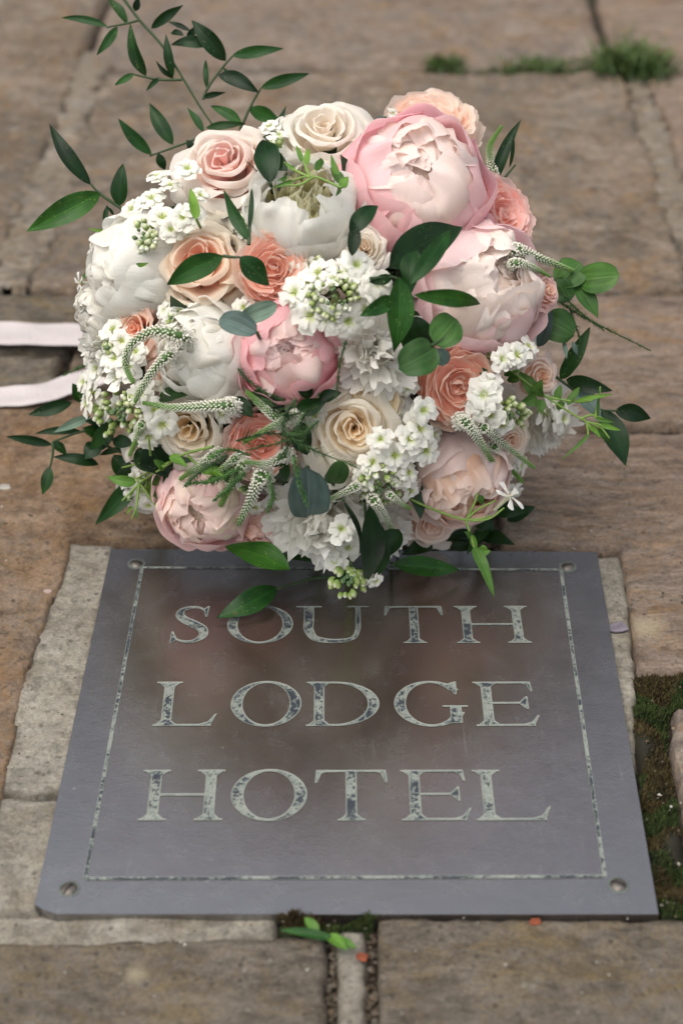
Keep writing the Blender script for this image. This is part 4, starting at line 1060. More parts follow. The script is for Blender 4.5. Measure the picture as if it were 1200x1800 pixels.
YG = {'mat': M_RUSCUSL}
D1 = 1.11
sprig([[(205, -20), (245, 35), (285, 80), (320, 135), (350, 185), (388, 240)], [(245, 35), (228, 40), (188, 48)], [(320, 140), (280, 140), (236, 131)], [(357, 175), (365, 155), (390, 120), (410, 97)], [(422, 228), (440, 188), (458, 156)], [(385, 228), (330, 250), (264, 274)]],
      [(224, 42, 188, -4, 17), (257, 134, 230, 42, 24), (266, 50, 323, 8, 19), (238, 20, 243, -8, 14), (207, 47, 170, 97, 18, YG), (190, 47, 108, 31, 14, YG), (370, 79, 301, 79, 22), (397, 107, 337, 35, 32), (335, 55, 295, 38, 9), (304, 137, 292, 60, 18), (306, 138, 274, 106, 9), (238, 130, 202, 150, 12, YG), (281, 137, 257, 160, 9, YG), (323, 62, 300, 58, 12), (330, 70, 345, 45, 14), (408, 98, 498, 85, 22, YG), (364, 157, 362, 104, 11), (384, 131, 456, 163, 26), (357, 172, 397, 162, 11), (458, 155, 544, 129, 22, YG), (438, 190, 494, 215, 28, YG), (358, 232, 329, 189, 14, YG), (425, 218, 370, 186, 20, YG), (362, 225, 432, 217, 15), (304, 255, 263, 181, 25, YG), (267, 272, 208, 208, 23, YG), (350, 262, 372, 234, 22), (345, 266, 328, 246, 16), (278, 270, 291, 300, 18), (430, 152, 392, 118, 12, YG)], D1, 0.0, seed=1, label='long ruscus sprig rising above the bouquet')
sprig([[(222, 372), (178, 342), (160, 324)]], [(160, 325, 87, 217, 29), (177, 340, 47, 407, 46, {'mat': M_RUSCUSL, 'twist': 0.1}), (210, 362, 217, 288, 32), (183, 392, 189, 360, 10), (200, 378, 187, 362, 6)], 1.06, 0.0, seed=3, label='ruscus sprig at the upper left of the bouquet')
sprig([], [(180, 462, 158, 436, 5)], 1.05, 0.0, seed=4)
# left, low
sprig([[(240, 740), (150, 757), (94, 776)], [(94, 776), (93, 800), (88, 822)], [(150, 758), (200, 790), (240, 800)]],
      [(127, 708, 50, 729, 24), (143, 708, 128, 674, 22), (92, 782, 10, 767, 18), (141, 757, 63, 762, 15), (94, 775, 118, 800, 16), (174, 817, 94, 803, 20), (88, 820, 75, 870, 22), (160, 732, 95, 760, 18, {'mat': M_EUCB}), (178, 778, 147, 808, 30), (185, 770, 146, 752, 28), (215, 790, 174, 800, 12), (185, 752, 150, 740, 18), (200, 765, 160, 790, 30)], 1.10, 0.0, seed=5, label='ruscus sprig at the lower left, close to the stone')
sprig([], [(242, 842, 168, 922, 34, {'mat': M_RUSCUSL, 'twist': 0.2})], 'dome', -0.005, seed=6)
sprig([], [(290, 828, 312, 922, 24), (262, 778, 300, 838, 60), (240, 790, 285, 830, 40)], 'dome', 0.012, seed=7)
sprig([], [(250, 800, 205, 845, 26), (255, 850, 190, 840, 22)], 'dome', 0.0, seed=8)
# over the flowers
sprig([[(393, 450), (408, 452), (421, 452)], [(437, 430), (440, 380), (442, 335)]],
      [(393, 450, 294, 501, 46, {'mat': M_RUSCUSL, 'fold': 0.3, 'twist': 0.0}), (421, 452, 473, 502, 42, {'mat': M_RUSCUSL, 'tip': 0.015}), (438, 424, 394, 335, 24, {'mat': M_RUSCUSL, 'twist': 0.8}), (438, 405, 443, 330, 10)], 'dome', 0.034, seed=9)
sprig([], [(475, 322, 463, 246, 50), (505, 300, 463, 262, 40)], 'dome', 0.016, seed=10, tilt=0.1)
sprig([], [(615, 412, 664, 361, 34), (618, 450, 622, 385, 24)], 'dome', 0.030, seed=11)
sprig([[(650, 490), (690, 487), (722, 505)]],
      [(682, 470, 812, 398, 72, {'twist': 0.1, 'tip': 0.030}), (722, 500, 792, 404, 34, {'mat': M_RUSCUSL, 'lift': 0.050, 'tip': 0.045}), (702, 486, 692, 620, 50, {'mat': M_RUSCUSL, 'lift': 0.046, 'tip': 0.034}), (727, 518, 843, 534, 31, {'mat': M_RUSCUSL, 'lift': 0.046, 'tip': 0.034, 'twist': 0}), (692, 524, 632, 556, 30, {'mat': M_RUSCUSL}), (690, 486, 648, 496, 20), (730, 440, 720, 520, 40)], 'dome', 0.040, seed=12, label='ruscus sprig lying across the peonies')
sprig([[(840, 345), (870, 330), (905, 290)]], [(862, 330, 916, 210, 22, {'twist': 0.9, 'fold': 0.5}), (868, 325, 878, 266, 17), (895, 295, 902, 232, 7), (880, 312, 860, 335, 12)], 1.06, 0.0, seed=13)
# eucalyptus
R_ = {'shape': 'round', 'twist': 0.0, 'fold': 0.1}
sprig([[(757, 608), (770, 600), (790, 590)]], [(762, 604, 800, 560, 62, dict(R_, mat=M_EUC)), (765, 612, 700, 648, 66, dict(R_, mat=M_EUC)), (750, 620, 715, 560, 62, dict(R_, lift=0.020, mat=M_RUSCUS)), (765, 615, 785, 640, 30, dict(R_, lift=0.022, mat=M_EUCB))], 'dome', 0.040, M_EUC, 'eucalyptus_sprig', seed=14, shape='round', tilt=0.12, label='round green eucalyptus leaves between peony and coral rose')
sprig([[(935, 560), (985, 520), (1020, 490)]], [(1015, 492, 1088, 484, 52, R_), (1010, 500, 1050, 560, 32, {}), (980, 500, 1020, 462, 56, R_), (975, 490, 1000, 530, 40, R_), (950, 560, 1008, 590, 58, R_), (945, 610, 970, 538, 34, {'mat': M_EUCB}), (935, 580, 948, 530, 36, {'mat': M_RUSCUS}), (990, 600, 995, 632, 9, {'mat': M_EUCB}), (1005, 600, 1015, 625, 9, {'mat': M_EUCB})], 1.06, 0.0, M_EUC, 'eucalyptus_sprig', seed=15, tilt=0.3, label='green eucalyptus sprig at the right edge')
sprig([], [(540, 820, 540, 908, 76, dict(R_, mat=M_EUCB, fold=0.15))], 'dome', 0.040, M_EUCB, 'eucalyptus_sprig', seed=16, tilt=0.1, label='big blue-green eucalyptus leaf under the cream rose')
sprig([], [(452, 585, 386, 560, 42, {'mat': M_EUCB, 'shape': 'round', 'twist': 0.3}), (488, 535, 425, 560, 34, {'mat': M_EUCB, 'shape': 'round'})], 'dome', 0.034, M_EUCB, 'eucalyptus_sprig', seed=17, tilt=0.2, label='blue-grey eucalyptus leaves above the pink middle peony')
sprig([], [(660, 262, 680, 205, 46, dict(R_, mat=M_EUCB))], 1.08, 0.0, M_EUCB, 'eucalyptus_sprig', seed=18)
sprig([], [(585, 850, 600, 810, 40, dict(R_, mat=M_EUC))], 'dome', 0.020, M_EUC, 'eucalyptus_sprig', seed=19)
# right sprig
sprig([[(960, 650), (1000, 680), (1050, 718), (1085, 722)]],
      [(985, 667, 1012, 606, 24), (990, 662, 1036, 575, 30), (994, 667, 1076, 687, 30), (1010, 686, 1056, 735, 32, {'mat': M_EUCB}), (1080, 722, 1143, 736, 33), (1058, 720, 1099, 820, 46)], 1.075, 0.0, seed=20, label='ruscus sprig reaching out on the right')
# bottom, on the plaque
sprig([[(580, 1014), (545, 1018), (487, 1035)]], [(509, 1003, 396, 962, 54, {'mat': M_RUSCUSL, 'lift': 0.045, 'tip': 0.040, 'twist': 0.1}), (487, 1032, 380, 1087, 46, {'mat': M_RUSCUSL, 'tip': 0.006, 'twist': 0.1}), (606, 988, 488, 981, 28, {'lift': 0.035, 'tip': 0.028, 'mat': M_RUSCUSL, 'droop': 0.12})], 'floor', 0.012, seed=21, label='ruscus leaves lying on the plaque', tilt=0.25)
sprig([], [(690, 992, 806, 1002, 38, {'mat': M_RUSCUSL, 'tip': 0.010})], 'floor', 0.022, seed=22, tilt=0.2)
sprig([[(640, 880), (645, 950), (640, 1010)]], [(648, 888, 642, 1022, 46, {'tip': 0.052}), (672, 925, 655, 1015, 48, {'tip': 0.045}), (700, 930, 668, 990, 44), (640, 1004, 580, 1024, 24, {'mat': M_RUSCUSL})], 'dome', 0.052, seed=23, tilt=0.25, label='dark ruscus leaves hanging over the plaque')
sprig([], [(602, 878, 630, 978, 11, {'twist': 1.0})], 'dome', 0.045, seed=24)
sprig([], [(815, 905, 870, 940, 34), (860, 890, 925, 900, 30), (830, 940, 780, 950, 26), (720, 950, 660, 955, 30), (880, 905, 840, 880, 30), (450, 940, 520, 955, 26), (425, 945, 480, 950, 20)], 1.11, 0.0, seed=25)

sprig([], [(700, 962, 640, 948, 30), (760, 958, 705, 975, 30), (560, 958, 470, 962, 30), (840, 945, 905, 958, 30), (790, 962, 850, 950, 26), (470, 950, 405, 944, 24), (890, 915, 940, 890, 28), (860, 930, 820, 975, 24)], 'floor', 0.014, seed=26, tilt=0.3, label='dark ruscus leaves tucked under the blooms along the plaque top')
sprig([], [(500, 700, 440, 690, 34), (520, 720, 575, 700, 34), (530, 740, 540, 800, 40), (490, 730, 470, 690, 34), (545, 700, 520, 665, 26), (410, 700, 445, 735, 30), (280, 700, 330, 695, 26), (420, 790, 400, 850, 40), (300, 790, 340, 810, 40), (500, 800, 480, 850, 44), (560, 700, 600, 690, 24)], 'dome', -0.003, seed=27, tilt=0.3, label='dark leaves in the gap under the pink middle peony')
sprig([], [(205, 740, 160, 790, 30), (200, 800, 230, 850, 34), (225, 830, 270, 870, 34), (235, 780, 200, 770, 26), (270, 880, 300, 920, 26)], 'dome', 0.0, seed=28, tilt=0.4)
# jasmine
JG = (0.17, 0.27, 0.055)
def jas(stems, leaves, plane='dome', lift=0.03, seed=1, label=None): return sprig(stems, leaves, plane, lift, M_JAS, 'jasmine_vine', JG, 0.0009, 'ovate', label, seed, 0.4)
jas([[(885, 640), (915, 665), (960, 698), (1020, 736), (1055, 752)], [(960, 698), (1010, 706), (1040, 705)], [(1020, 736), (1040, 730), (1075, 742)], [(1030, 742), (1060, 748), (1085, 755)], [(1030, 742), (1045, 760), (1052, 768)], [(1030, 742), (1032, 765), (1015, 782)], [(910, 655), (918, 620), (925, 600)], [(1045, 735), (1052, 700), (1054, 680)], [(1055, 750), (1070, 770)]],
    [(940, 697, 910, 652, 24), (945, 697, 952, 667, 24), (943, 698, 912, 710, 22), (948, 702, 950, 728, 18), (978, 702, 985, 676, 15), (985, 704, 982, 722, 16), (996, 712, 1018, 680, 14), (1010, 706, 1077, 693, 9), (915, 640, 900, 618, 18), (920, 625, 915, 578, 14), (925, 610, 935, 590, 11), (905, 650, 885, 660, 16), (898, 655, 905, 640, 14), (912, 668, 890, 668, 16),
     (1045, 735, 1080, 742, 8), (1052, 745, 1091, 757, 10), (1050, 752, 1074, 778, 9), (1035, 750, 1056, 769, 8), (1035, 762, 985, 808, 6), (1050, 735, 1054, 680, 5), (1040, 730, 1055, 715, 4)], 1.045, 0.0, 1, 'jasmine vine trailing over the stone on the right')
jas([[(700, 868), (760, 895), (818, 914), (858, 912), (885, 893)], [(818, 914), (840, 895), (870, 880)], [(818, 914), (845, 912), (862, 906)], [(818, 914), (828, 945), (838, 985)], [(820, 912), (835, 880), (840, 860)]],
    [(832, 960, 868, 1050, 20), (840, 975, 862, 968, 14), (828, 945, 815, 935, 14), (846, 958, 852, 978, 16), (830, 940, 838, 968, 12), (842, 870, 846, 888, 12)], 1.035, 0.0, 2, 'jasmine vine with a white flower at the bottom right')
jas([[(375, 785), (325, 798), (290, 820), (245, 850), (225, 880)], [(290, 820), (260, 812), (215, 822)], [(300, 812), (262, 830), (240, 842)], [(245, 850), (240, 890), (232, 912)], [(245, 848), (275, 890), (290, 905)], [(245, 850), (215, 880)], [(265, 800), (262, 770)], [(330, 800), (345, 815), (370, 825)]],
    [(240, 848, 188, 838, 20), (282, 840, 262, 850, 20), (270, 855, 283, 880, 18), (265, 850, 262, 868, 12), (290, 825, 270, 808, 16), (300, 800, 330, 822, 16), (350, 818, 395, 835, 22), (370, 825, 395, 845, 18), (232, 890, 222, 905, 5), (290, 905, 300, 918, 4), (240, 895, 243, 915, 4)], 'dome', 0.022, 3, 'jasmine vine at the lower left')
jas([[(600, 330), (550, 310), (510, 318)], [(545, 312), (535, 285), (540, 262)], [(545, 312), (520, 300), (500, 285)], [(600, 330), (590, 300), (582, 275)], [(550, 312), (525, 325), (495, 325)]],
    [(560, 300, 562, 278, 18), (595, 315, 582, 272, 12), (600, 325, 580, 295, 18), (530, 285, 520, 255, 9), (540, 290, 545, 262, 9), (515, 318, 480, 330, 8), (505, 310, 485, 318, 7), (600, 330, 612, 310, 18), (520, 300, 500, 285, 7), (597, 330, 590, 345, 9)], 'dome', 0.030, 4, 'jasmine sprig on the open white peony')
jas([[(228, 465), (195, 472), (165, 488)], [(228, 465), (210, 485), (190, 512)], [(228, 462), (200, 465), (180, 475)]], [(200, 475, 145, 500, 13, {'mat': M_JAS}), (205, 490, 186, 520, 9), (240, 465, 262, 462, 8), (190, 470, 165, 482, 7)], 'dome', 0.020, 5, 'jasmine buds at the left edge')
jas([], [(345, 385, 335, 330, 18)], 'dome', 0.024, 6)
jas([], [(215, 408, 155, 400, 5)], 'dome', 0.02, 7)
def star(px, py, r, plane, nx, ny, n=5):
    p = pt3(px, py, 0, plane); acc = Acc()
    for i in range(n):
        a = i / n * 6.283
        acc.add(*patch(lambda t: (0.08 + t, 0.25 * t * (1 - t)), a, 0.30, 7, 8, 0.5, 0.03, 0.02, 4, base=0.6, seed=i, warp=0.15, colf=lambda t, s: mix((0.72, 0.66, 0.5), WHITE, t * 2)))
    tube(acc, [Vector((0, 0, -1.4)), Vector((0, 0, 0))], 0.10, 0.14, (0.6, 0.6, 0.45), 6)
    nrm = RT * nx + UP * ny - FW * 0.5
    obj('jasmine_flower', acc.mesh('jasmine_flower', M_FLORET), bouquet, orient(p, nrm, r / FPX * (p - CAM).dot(FW), 0.3))
star(895, 872, 30, 1.035, 0.5, 0.5)
star(140, 497, 18, 1.06, -0.8, -0.1)

# ------------------------------------------------------------------ asparagus fern
def fern(P, w, plane='dome', lift=0.036, dens=1.0, col=(0.02, 0.055, 0.014), colt=(0.045, 0.10, 0.022), seed=1):
    random.seed(seed)
    pts = catmull([pt3(x, y, lift, plane) for x, y in P], 26); acc = Acc()
    tube(acc, pts, 0.0006, 0.0003, col, 5)
    o = obj('fern_frond', acc.mesh('fern_frond', M_GREEN), bouquet)
    acc = Acc(); wm = w / FPX * (pts[0] - CAM).dot(FW) * 0.5
    L_ = sum((pts[i + 1] - pts[i]).length for i in range(26)); n = int(L_ / 0.00017 * dens)
    for k in range(n):
        u = rnd(); x = u * 26; i = min(int(x), 25); p = pts[i].lerp(pts[i + 1], x - i); d = (pts[i + 1] - pts[i]).normalized()
        s = Vector((ru(-1, 1), ru(-1, 1), ru(-1, 1))); s = (s - d * s.dot(d)).normalized()
        l = wm * ru(0.5, 1.5) * (1 - 0.6 * u ** 2); t = (s + d * ru(0.5, 1.1)).normalized(); e = t.cross(s).normalized() * 0.00024
        c = mix(col, colt, rnd())
        acc.add([p - e, p + e, p + t * l * .6 + e * .8, p + t * l, p + t * l * .6 - e * .8], [(0, 1, 2, 3, 4)], [c] * 5)
    tag(obj('fern_needles', acc.mesh('fern_needles', M_GREEN), o), kind='stuff')
BR = (0.03, 0.10, 0.015); BRT = (0.065, 0.17, 0.03)
for i, a in enumerate([([(608, 598), (597, 640), (590, 700)], 16, {}), ([(418, 648), (450, 680), (500, 705)], 24, {}), ([(500, 760), (545, 788), (628, 822)], 44, {'lift': 0.05, 'dens': 0.6}), ([(515, 800), (525, 845), (540, 890)], 20, {'lift': 0.055, 'col': BR, 'colt': BRT}),
                      ([(415, 775), (470, 762), (530, 768)], 50, {'dens': 0.7}), ([(520, 700), (500, 740), (495, 790)], 50, {'dens': 0.7}), ([(540, 720), (520, 760), (490, 810)], 46, {'dens': 0.7}), ([(560, 740), (520, 770), (440, 790)], 44, {'lift': 0.045, 'dens': 0.6}), ([(460, 700), (500, 730), (560, 715)], 30, {}),
                      ([(975, 525), (1030, 560), (1142, 616)], 22, {'plane': 1.06, 'lift': 0.0}), ([(990, 520), (1020, 550), (1060, 580)], 26, {'plane': 1.05, 'lift': 0.0}), ([(185, 632), (150, 642), (112, 660)], 22, {'plane': 1.08, 'lift': 0.0, 'col': BR, 'colt': BRT}), ([(420, 825), (375, 845), (330, 850)], 30, {'col': BR, 'colt': BRT}),
                      ([(470, 830), (480, 870), (470, 900)], 22, {'col': BR, 'colt': BRT}), ([(440, 800), (400, 790), (370, 805)], 28, {'col': BR, 'colt': BRT}), ([(430, 830), (400, 860), (375, 880)], 22, {'col': BR, 'colt': BRT}), ([(400, 800), (350, 830), (325, 855)], 22, {}), ([(1000, 540), (1010, 570), (1020, 600)], 20, {'plane': 1.06, 'lift': 0.0})]):
    fern(a[0], a[1], seed=i + 1, **a[2])

# ------------------------------------------------------------------ leafy fill between the blooms, stems, binding and ribbon
random.seed(77)
fill = Acc()
for i in range(420):
    a = rnd() * 6.283; r = math.sqrt(rnd()) * 0.80; x = BX + BRX * r * math.cos(a); y = BY + BRY * r * math.sin(a)
    q = ((x - BX) / BRX) ** 2 + ((y - BY) / BRY) ** 2
    dp = BD - BRD * 0.72 * math.sqrt(max(0, 1 - q)) + ru(0.0, 0.03)
    p = at(x, y, dp)
    if p.z < 0.02: continue
    n = (dome_n(x, y) + Vector((ru(-.8, .8), ru(-.8, .8), ru(-.8, .8)))).normalized(); d = n.orthogonal().normalized()
    d = (Matrix.Rotation(ru(0, 6.28), 3, n) @ d); s = n.cross(d); L_ = ru(0.02, 0.04); w = L_ * 0.22
    if (p + d * L_).z < 0.004: continue
    pp = [p, p + d * L_ * .3 + s * w, p + d * L_ * .65 + s * w * .8, p + d * L_ + n * 0.003, p + d * L_ * .65 - s * w * .8, p + d * L_ * .3 - s * w, p + d * L_ * .5 - n * 0.003]
    c = mix((0.012, 0.032, 0.012), (0.03, 0.075, 0.025), rnd())
    fill.add(pp, [(0, 1, 6), (1, 2, 6), (2, 3, 6), (3, 4, 6), (4, 5, 6), (5, 0, 6)], [c] * 7)
tag(obj('filler_foliage', fill.mesh('filler_foliage', M_GREEN), bouquet), kind='stuff')
# stems gather behind the blooms and lie on the stone
bind = gd(500, 560, 0.055); end = gd(470, 395, 0.022)
for i in range(22):
    a = rnd() * 6.283; r = math.sqrt(rnd())
    x = BX + 260 * r * math.cos(a); y = BY + 220 * r * math.sin(a)
    p0 = at(x, y, BD - 0.02); off = RT * (0.018 * math.cos(a) * r) + Vector((0, 0, 1)) * (0.018 * math.sin(a) * r)
    acc = Acc(); tube(acc, catmull([p0, p0.lerp(bind + off, 0.6), bind + off, end + off * 1.1], 14), 0.0026, 0.0024, (0.09, 0.15, 0.04), 7)
    obj('stem', acc.mesh('stem', M_GREEN), bouquet)
def m_ribbon():
    m, nt, N, L, P = newmat('satin_ribbon')
    st = nd(N, 'ShaderNodeAttribute', attribute_name='st').outputs['Vector']
    n = noise_n(N, L, mapping(N, L, st, (200, 3, 1)), 1.0, 3)
    n2 = noise_n(N, L, mapping(N, L, st, (2, 14, 1)), 1.0, 3)
    L.new(ramp(N, L, n, [(0.3, (0.44, 0.39, 0.38)), (0.7, (0.52, 0.47, 0.455))]), P.inputs['Base Color'])
    P.inputs['Roughness'].default_value = 0.38; P.inputs['Sheen Weight'].default_value = 0.3
    L.new(bump(N, L, n, 0.3, 0.0002, bump(N, L, n2, 0.6, 0.0015)), P.inputs['Normal']); return m
M_RIB = m_ribbon()
def ribbon(name, top, bot, n=60, lab=None, th=0.0004):
    T = catmull(top, n); B = catmull(bot, n); v = []; st = []; f = []; k = 7
    for i in range(n + 1):
        for j in range(k):
            p = T[i].lerp(B[i], j / (k - 1)); p.z += 0.0018 * noise.noise((i * .16, j * .5, 3)) + 0.0007 * math.sin(j * 1.1 + i * 0.11); v.append(p); st.append((j / (k - 1), i / n * 4))
    for i in range(n):
        for j in range(k - 1): q = i * k + j; f.append((q, q + 1, q + k + 1, q + k))
    o = obj(name, mesh(name, v, f, M_RIB, None, st), bouquet)
    if lab: o['label'] = lab
ribbon('ribbon_tail', [gd(-260, 560, .006), gd(-100, 566, .005), gd(0, 567, .009), gd(90, 568, .012), gd(190, 570, .022), gd(300, 565, .045), bind + Vector((0, -.002, .02))],
       [gd(-260, 602, .006), gd(-100, 606, .005), gd(0, 605, .007), gd(90, 606, .010), gd(190, 608, .020), gd(300, 600, .040), bind + Vector((0, -.01, -.005))], lab='straight white ribbon tail')
ribbon('ribbon_tail', [gd(-200, 700, .008), gd(-60, 690, .010), gd(0, 682, .012), gd(60, 676, .013), gd(120, 658, .015), gd(175, 640, .02), gd(260, 615, .04), bind],
       [gd(-200, 745, .006), gd(-60, 724, .006), gd(0, 716, .007), gd(70, 708, .009), gd(130, 690, .011), gd(190, 668, .016), gd(260, 640, .035), bind + Vector((0, -.012, -.01))], lab='curving white ribbon tail')
acc = Acc(); dd = (end - bind).normalized()
tube(acc, [bind - dd * 0.01, bind + dd * 0.01, bind + dd * 0.03, bind + dd * 0.05], 0.023, 0.022, (0.78, 0.70, 0.68), 24)
obj('ribbon_binding', acc.mesh('ribbon_binding', M_FLORET), bouquet)

# ------------------------------------------------------------------ moss, grass, debris
def grass(px, py, wx, hgt, n, label, seed, lean=1.0, spread=1.0):
    random.seed(seed); acc = Acc(); c0 = gd(px, py, -0.006)
    for i in range(n):
        x = random.gauss(0, wx * 0.42); y = random.gauss(0, 0.010 * spread); p = Vector((x, y, 0.0)); e = 1 - min(0.75, (abs(x) / wx) ** 2 * 0.6)
        h = hgt * ru(0.4, 1.1) * e; d = Vector((x / wx * 0.6 + ru(-.5, .5), ru(-.6, .5), 1)).normalized()
        sd_ = Vector((ru(-1, 1), ru(-1, 1), 0)).normalized() * ru(0.0006, 0.0011); q = [p, p + d * h * .5, p + d * h * .85 + Vector((d.x, d.y, -0.1)) * h * .25, p + d * h + Vector((d.x, d.y, -.35)) * h * .5]
        c = mix((0.018, 0.042, 0.010), (0.055, 0.105, 0.020), rnd()); c2 = mix(c, (0.13, 0.18, 0.045), 0.5)
        acc.add([q[0] - sd_, q[0] + sd_, q[1] + sd_, q[1] - sd_, q[2] + sd_ * .7, q[2] - sd_ * .7, q[3]], [(0, 1, 2, 3), (3, 2, 4, 5), (5, 4, 6)], [mix(c, (0.01, 0.02, 0.005), .4)] * 2 + [c] * 2 + [c2] * 3)
    o = obj('grass_tuft', acc.mesh('grass_tuft', M_GREEN), None, Matrix.Translation(c0))
    tag(o, label, 'grass', 'grass tufts in the paving joint')
grass(780, 124, 0.026, 0.022, 260, 'smallest and leftmost grass tuft in the far paving joint', 1)
grass(942, 128, 0.068, 0.018, 700, 'low strip of grass in the far paving joint, middle one', 2)
grass(1108, 132, 0.050, 0.040, 900, 'tallest bushy grass tuft at the far right joint', 3, spread=1.8)
grass(1018, 4, 0.014, 0.012, 90, 'tiny dark weed at the top edge beside the far crossing joint', 4)

random.seed(5)
def moss(poly, n, name, label, zt=0.001):
    P = [(gd(x, y).x, gd(x, y).y) for x, y in poly]; cx = sum(p[0] for p in P) / len(P); cy = sum(p[1] for p in P) / len(P)
    xs = [p[0] for p in P]; ys = [p[1] for p in P]
    RX = np.random.RandomState(3); X = RX.uniform(min(xs), max(xs), n); Y = RX.uniform(min(ys), max(ys), n); D = seg_sdf(X, Y, P)
    acc = Acc()
    # cushion surface
    cell = 0.003; GX, GY = np.meshgrid(np.arange(min(xs), max(xs), cell), np.arange(min(ys), max(ys), cell)); DD = seg_sdf(GX, GY, P)
    def hh(x, y): return -0.012 + 0.016 * max(0, noise.noise((x * 55, y * 55, 2)) * .8 + .55) * min(1, 1.0) 
    cc = lambda x, y: mix((0.020, 0.018, 0.010), (0.030, 0.048, 0.012), noise.noise((x * 40, y * 40, 9)) * 1.5 + .5)
    v = []; c = []; f = []; ny, nx = GX.shape
    for j in range(ny):
        for i in range(nx):
            x, y = GX[j, i], GY[j, i]; z = hh(x, y) - max(0, DD[j, i] + 0.004) * 2; v.append((x, y, z)); c.append(cc(x, y))
    for j in range(ny - 1):
        for i in range(nx - 1):
            if DD[j, i] < 0.004: f.append((j * nx + i, j * nx + i + 1, (j + 1) * nx + i + 1, (j + 1) * nx + i))
    acc.add(v, f, c)
    for x, y, d in zip(X, Y, D):
        if d > -0.001 * rnd(): continue
        m_ = noise.noise((x * 40, y * 40, 9)) * 1.5 + .5
        if rnd() > 0.35 + m_: continue
        p = Vector((x, y, hh(x, y))); h = ru(0.0015, 0.0045); t = Vector((ru(-.7, .7), ru(-.7, .7), 1)).normalized(); s = Vector((ru(-1, 1), ru(-1, 1), 0)).normalized() * 0.0006
        brown = noise.noise((x * 30 + 9, y * 30, 1)) > 0.02
        col = mix((0.025, 0.042, 0.010), (0.07, 0.105, 0.02), rnd()) if not brown else mix((0.05, 0.035, 0.012), (0.12, 0.085, 0.03), rnd())
        acc.add([p - s, p + s, p + t * h], [(0, 1, 2)], [mix(col, (0.01, 0.015, 0.004), .5)] * 2 + [col])
    o = obj(name, acc.mesh(name, M_MOSS)); tag(o, label, 'moss', kind='stuff')
moss([(1112, 1186), (1330, 1186), (1330, 1238), (1205, 1236), (1178, 1248), (1172, 1300), (1188, 1400), (1206, 1492), (1330, 1492), (1330, 1612), (1162, 1616), (1140, 1500), (1120, 1380), (1112, 1290)], 52000, 'moss', 'green and brown moss filling the gap right of the plaque')
moss([(480, 1618), (520, 1612), (585, 1622), (640, 1612), (662, 1616), (652, 1634), (600, 1632), (590, 1650), (520, 1642)], 5200, 'moss', 'thin moss under the lower edge of the plaque')

def grit(n, size, zoff, label, seed, region, dark=0.0):
    random.seed(seed); acc = Acc(); PP = [(p.x, p.y) for p in W2]
    for _ in range(n):
        x, y = region()
        if 190 < x < 1050 and 560 < y < 900 and rnd() < 0.6: continue
        g_ = gd(x, y); X = np.array([g_.x - pq.x]); Y = np.array([g_.y - pq.y])
        if seg_sdf(X, Y, PP)[0] < 0.0015: continue
        r = size * ru(0.3, 1.0) ** 2 + 0.0002; base = Vector((g_.x, g_.y, zoff)); v = []
        for (dx, dy, dz) in ((1, 0, 0), (0, 1, 0), (-1, 0, 0), (0, -1, 0), (0.1, 0.1, 0.7)): v.append(base + Vector((dx * ru(.6, 1.2), dy * ru(.6, 1.2), dz)) * r)
        c = mix((0.05, 0.038, 0.026), random.choice(((0.12, 0.09, 0.06), (0.30, 0.27, 0.22), (0.20, 0.14, 0.09), (0.40, 0.38, 0.33))), rnd()); c = mix(c, (0.045, 0.033, 0.02), dark * ru(0.5, 1))
        acc.add(v, [(0, 1, 4), (1, 2, 4), (2, 3, 4), (3, 0, 4)], [c] * 5)
    tag(obj('grit', acc.mesh('grit', M_MOSS)), label, 'grit', kind='stuff')
grit(1500, 0.0011, 0.003, 'loose grit on the stones', 51, lambda: (ru(-60, 1260), ru(560, 1790)))
def joint_pt():
    A_ = random.choice((((132, 960), (60, 1180)), ((60, 1180), (0, 1450)), ((874, 960), (1085, 962)), ((1088, 970), (1112, 1180)), ((195, 962), (870, 958)), ((100, 1612), (580, 1618)), ((582, 1625), (584, 1800)), ((654, 1625), (656, 1800)), ((660, 1612), (1160, 1612)), ((0, 693), (300, 694)), ((960, 752), (1200, 752)), ((870, 900), (872, 958))))
    t = rnd(); return (lerp(A_[0][0], A_[1][0], t) + random.gauss(0, 5), lerp(A_[0][1], A_[1][1], t) + random.gauss(0, 3))
grit(1300, 0.0022, -0.006, 'soil crumbs and grit in the joints', 52, joint_pt, 0.9)
def rock(name, px, py, s, mat, label, cat, seed, flat=0.5, z=0.003, rot=0.0, sides=7, group=None):
    random.seed(seed); c = gd(px, py, z); v = []; f = []; nr = 5
    rad = [ru(0.75, 1.15) for _ in range(sides * 2)]; n = sides * 2
    for j in range(nr):
        t = j / (nr - 1); rr = (0.85, 1.0, 0.97, 0.72, 0.02)[j]; zz = (0.0, 0.25, 0.75, 1.0, 1.02)[j] * flat
        for i in range(n):
            a = 2 * math.pi * i / n; w = rad[i]; v.append((s * rr * w * math.cos(a), s * rr * w * math.sin(a) * 0.8, s * (zz + 0.06 * noise.noise((i * .8, j * 1.1, seed)))))
    for j in range(nr - 1):
        for i in range(n): f.append((j * n + i, j * n + (i + 1) % n, (j + 1) * n + (i + 1) % n, (j + 1) * n + i))
    f.append(tuple(reversed(range(n))))
    o = obj(name, mesh(name, v, f, mat, smooth=flat > 0.4), None, Matrix.Translation((c.x, c.y, z - 0.001)) @ Matrix.Rotation(rot, 4, 'Z'))
    return tag(o, label, cat, group)
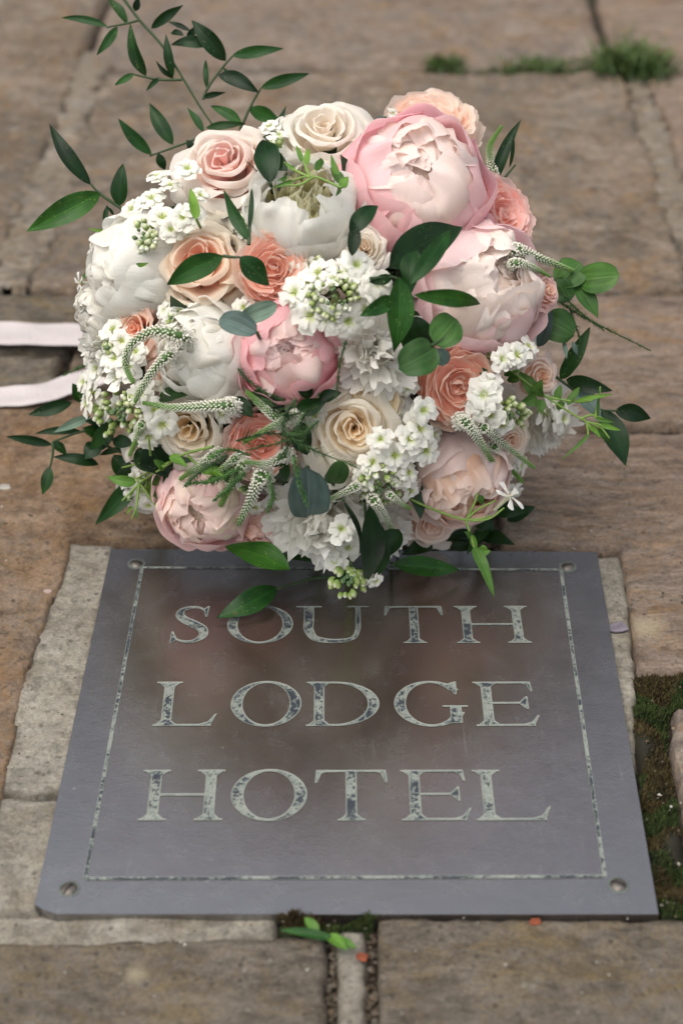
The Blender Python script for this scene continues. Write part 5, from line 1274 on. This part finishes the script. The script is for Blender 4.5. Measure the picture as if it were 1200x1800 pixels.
M_SLATE = m_plain('mauve_slate', (0.15, 0.13, 0.155), 0.55); M_PEB = m_plain('pinkish_pebble', (0.33, 0.24, 0.21)); M_QTZ = m_plain('white_quartz', (0.33, 0.31, 0.27)); M_ORG = m_plain('orange_petal_scrap', (0.20, 0.045, 0.014), 0.7)
rock('slate_chip', 1085, 1103, 0.0072, M_SLATE, 'grey-mauve slate chip stuck in the mortar right of the plaque', 'stone chip', 3, 0.22, 0.001, 0.4, 4)
rock('pebble', 86, 1040, 0.0032, M_PEB, 'small pinkish pebble on the orange stone left of the plaque', 'pebble', 4, 0.7, 0.003)
rock('pebble', 895, 906, 0.0022, M_QTZ, 'tiny white pebble on the stone right of the bouquet', 'pebble', 5, 0.5, 0.004)
rock('pebble', 122, 868, 0.0038, M_QTZ, 'flat pale chip on the orange stone under the left leaves', 'pebble', 6, 0.25, 0.003)
rock('pebble', 8, 855, 0.0048, M_QTZ, 'flat pale chip at the left edge of the orange stone', 'pebble', 7, 0.2, 0.003)
rock('pebble', 124, 1216, 0.0016, M_QTZ, 'white quartz crumb in the mortar left of the plaque', 'pebble', 8, 0.7, 0.0)
rock('pebble', 236, 1640, 0.0018, M_QTZ, 'white quartz crumb in the mortar below the plaque', 'pebble', 9, 0.7, -0.002)
rock('petal_scrap', 636, 1681, 0.0034, M_ORG, 'red-orange scrap in the gap between the two front stones', 'scrap', 10, 0.3, 0.0)
rock('petal_scrap', 940, 1619, 0.0032, M_ORG, 'orange scrap under the lower edge of the plaque', 'scrap', 11, 0.25, 0.002)
random.seed(9)
a_, b_ = gd(592, 1652, 0.003), gd(492, 1634, 0.004)
wl_ = obj('weed', leaf_mesh(a_, b_, 0.0055, Vector((0, -.3, 1)), M_RUSCUSL, 0.3, 0.06, 'lance', 0.3, 'weed'))
tag(wl_, 'small green weed growing below the plaque edge', 'weed')
for (x0, y0, x1, y1, w) in ((560, 1640, 535, 1612, 0.006), (575, 1645, 610, 1672, 0.007), (590, 1650, 628, 1668, 0.006)):
    obj('leaf', leaf_mesh(gd(x0, y0, 0.003), gd(x1, y1, 0.005), w, Vector((0, -.3, 1)), M_JAS, 0.3, 0.06, 'lance', 0.3), wl_)
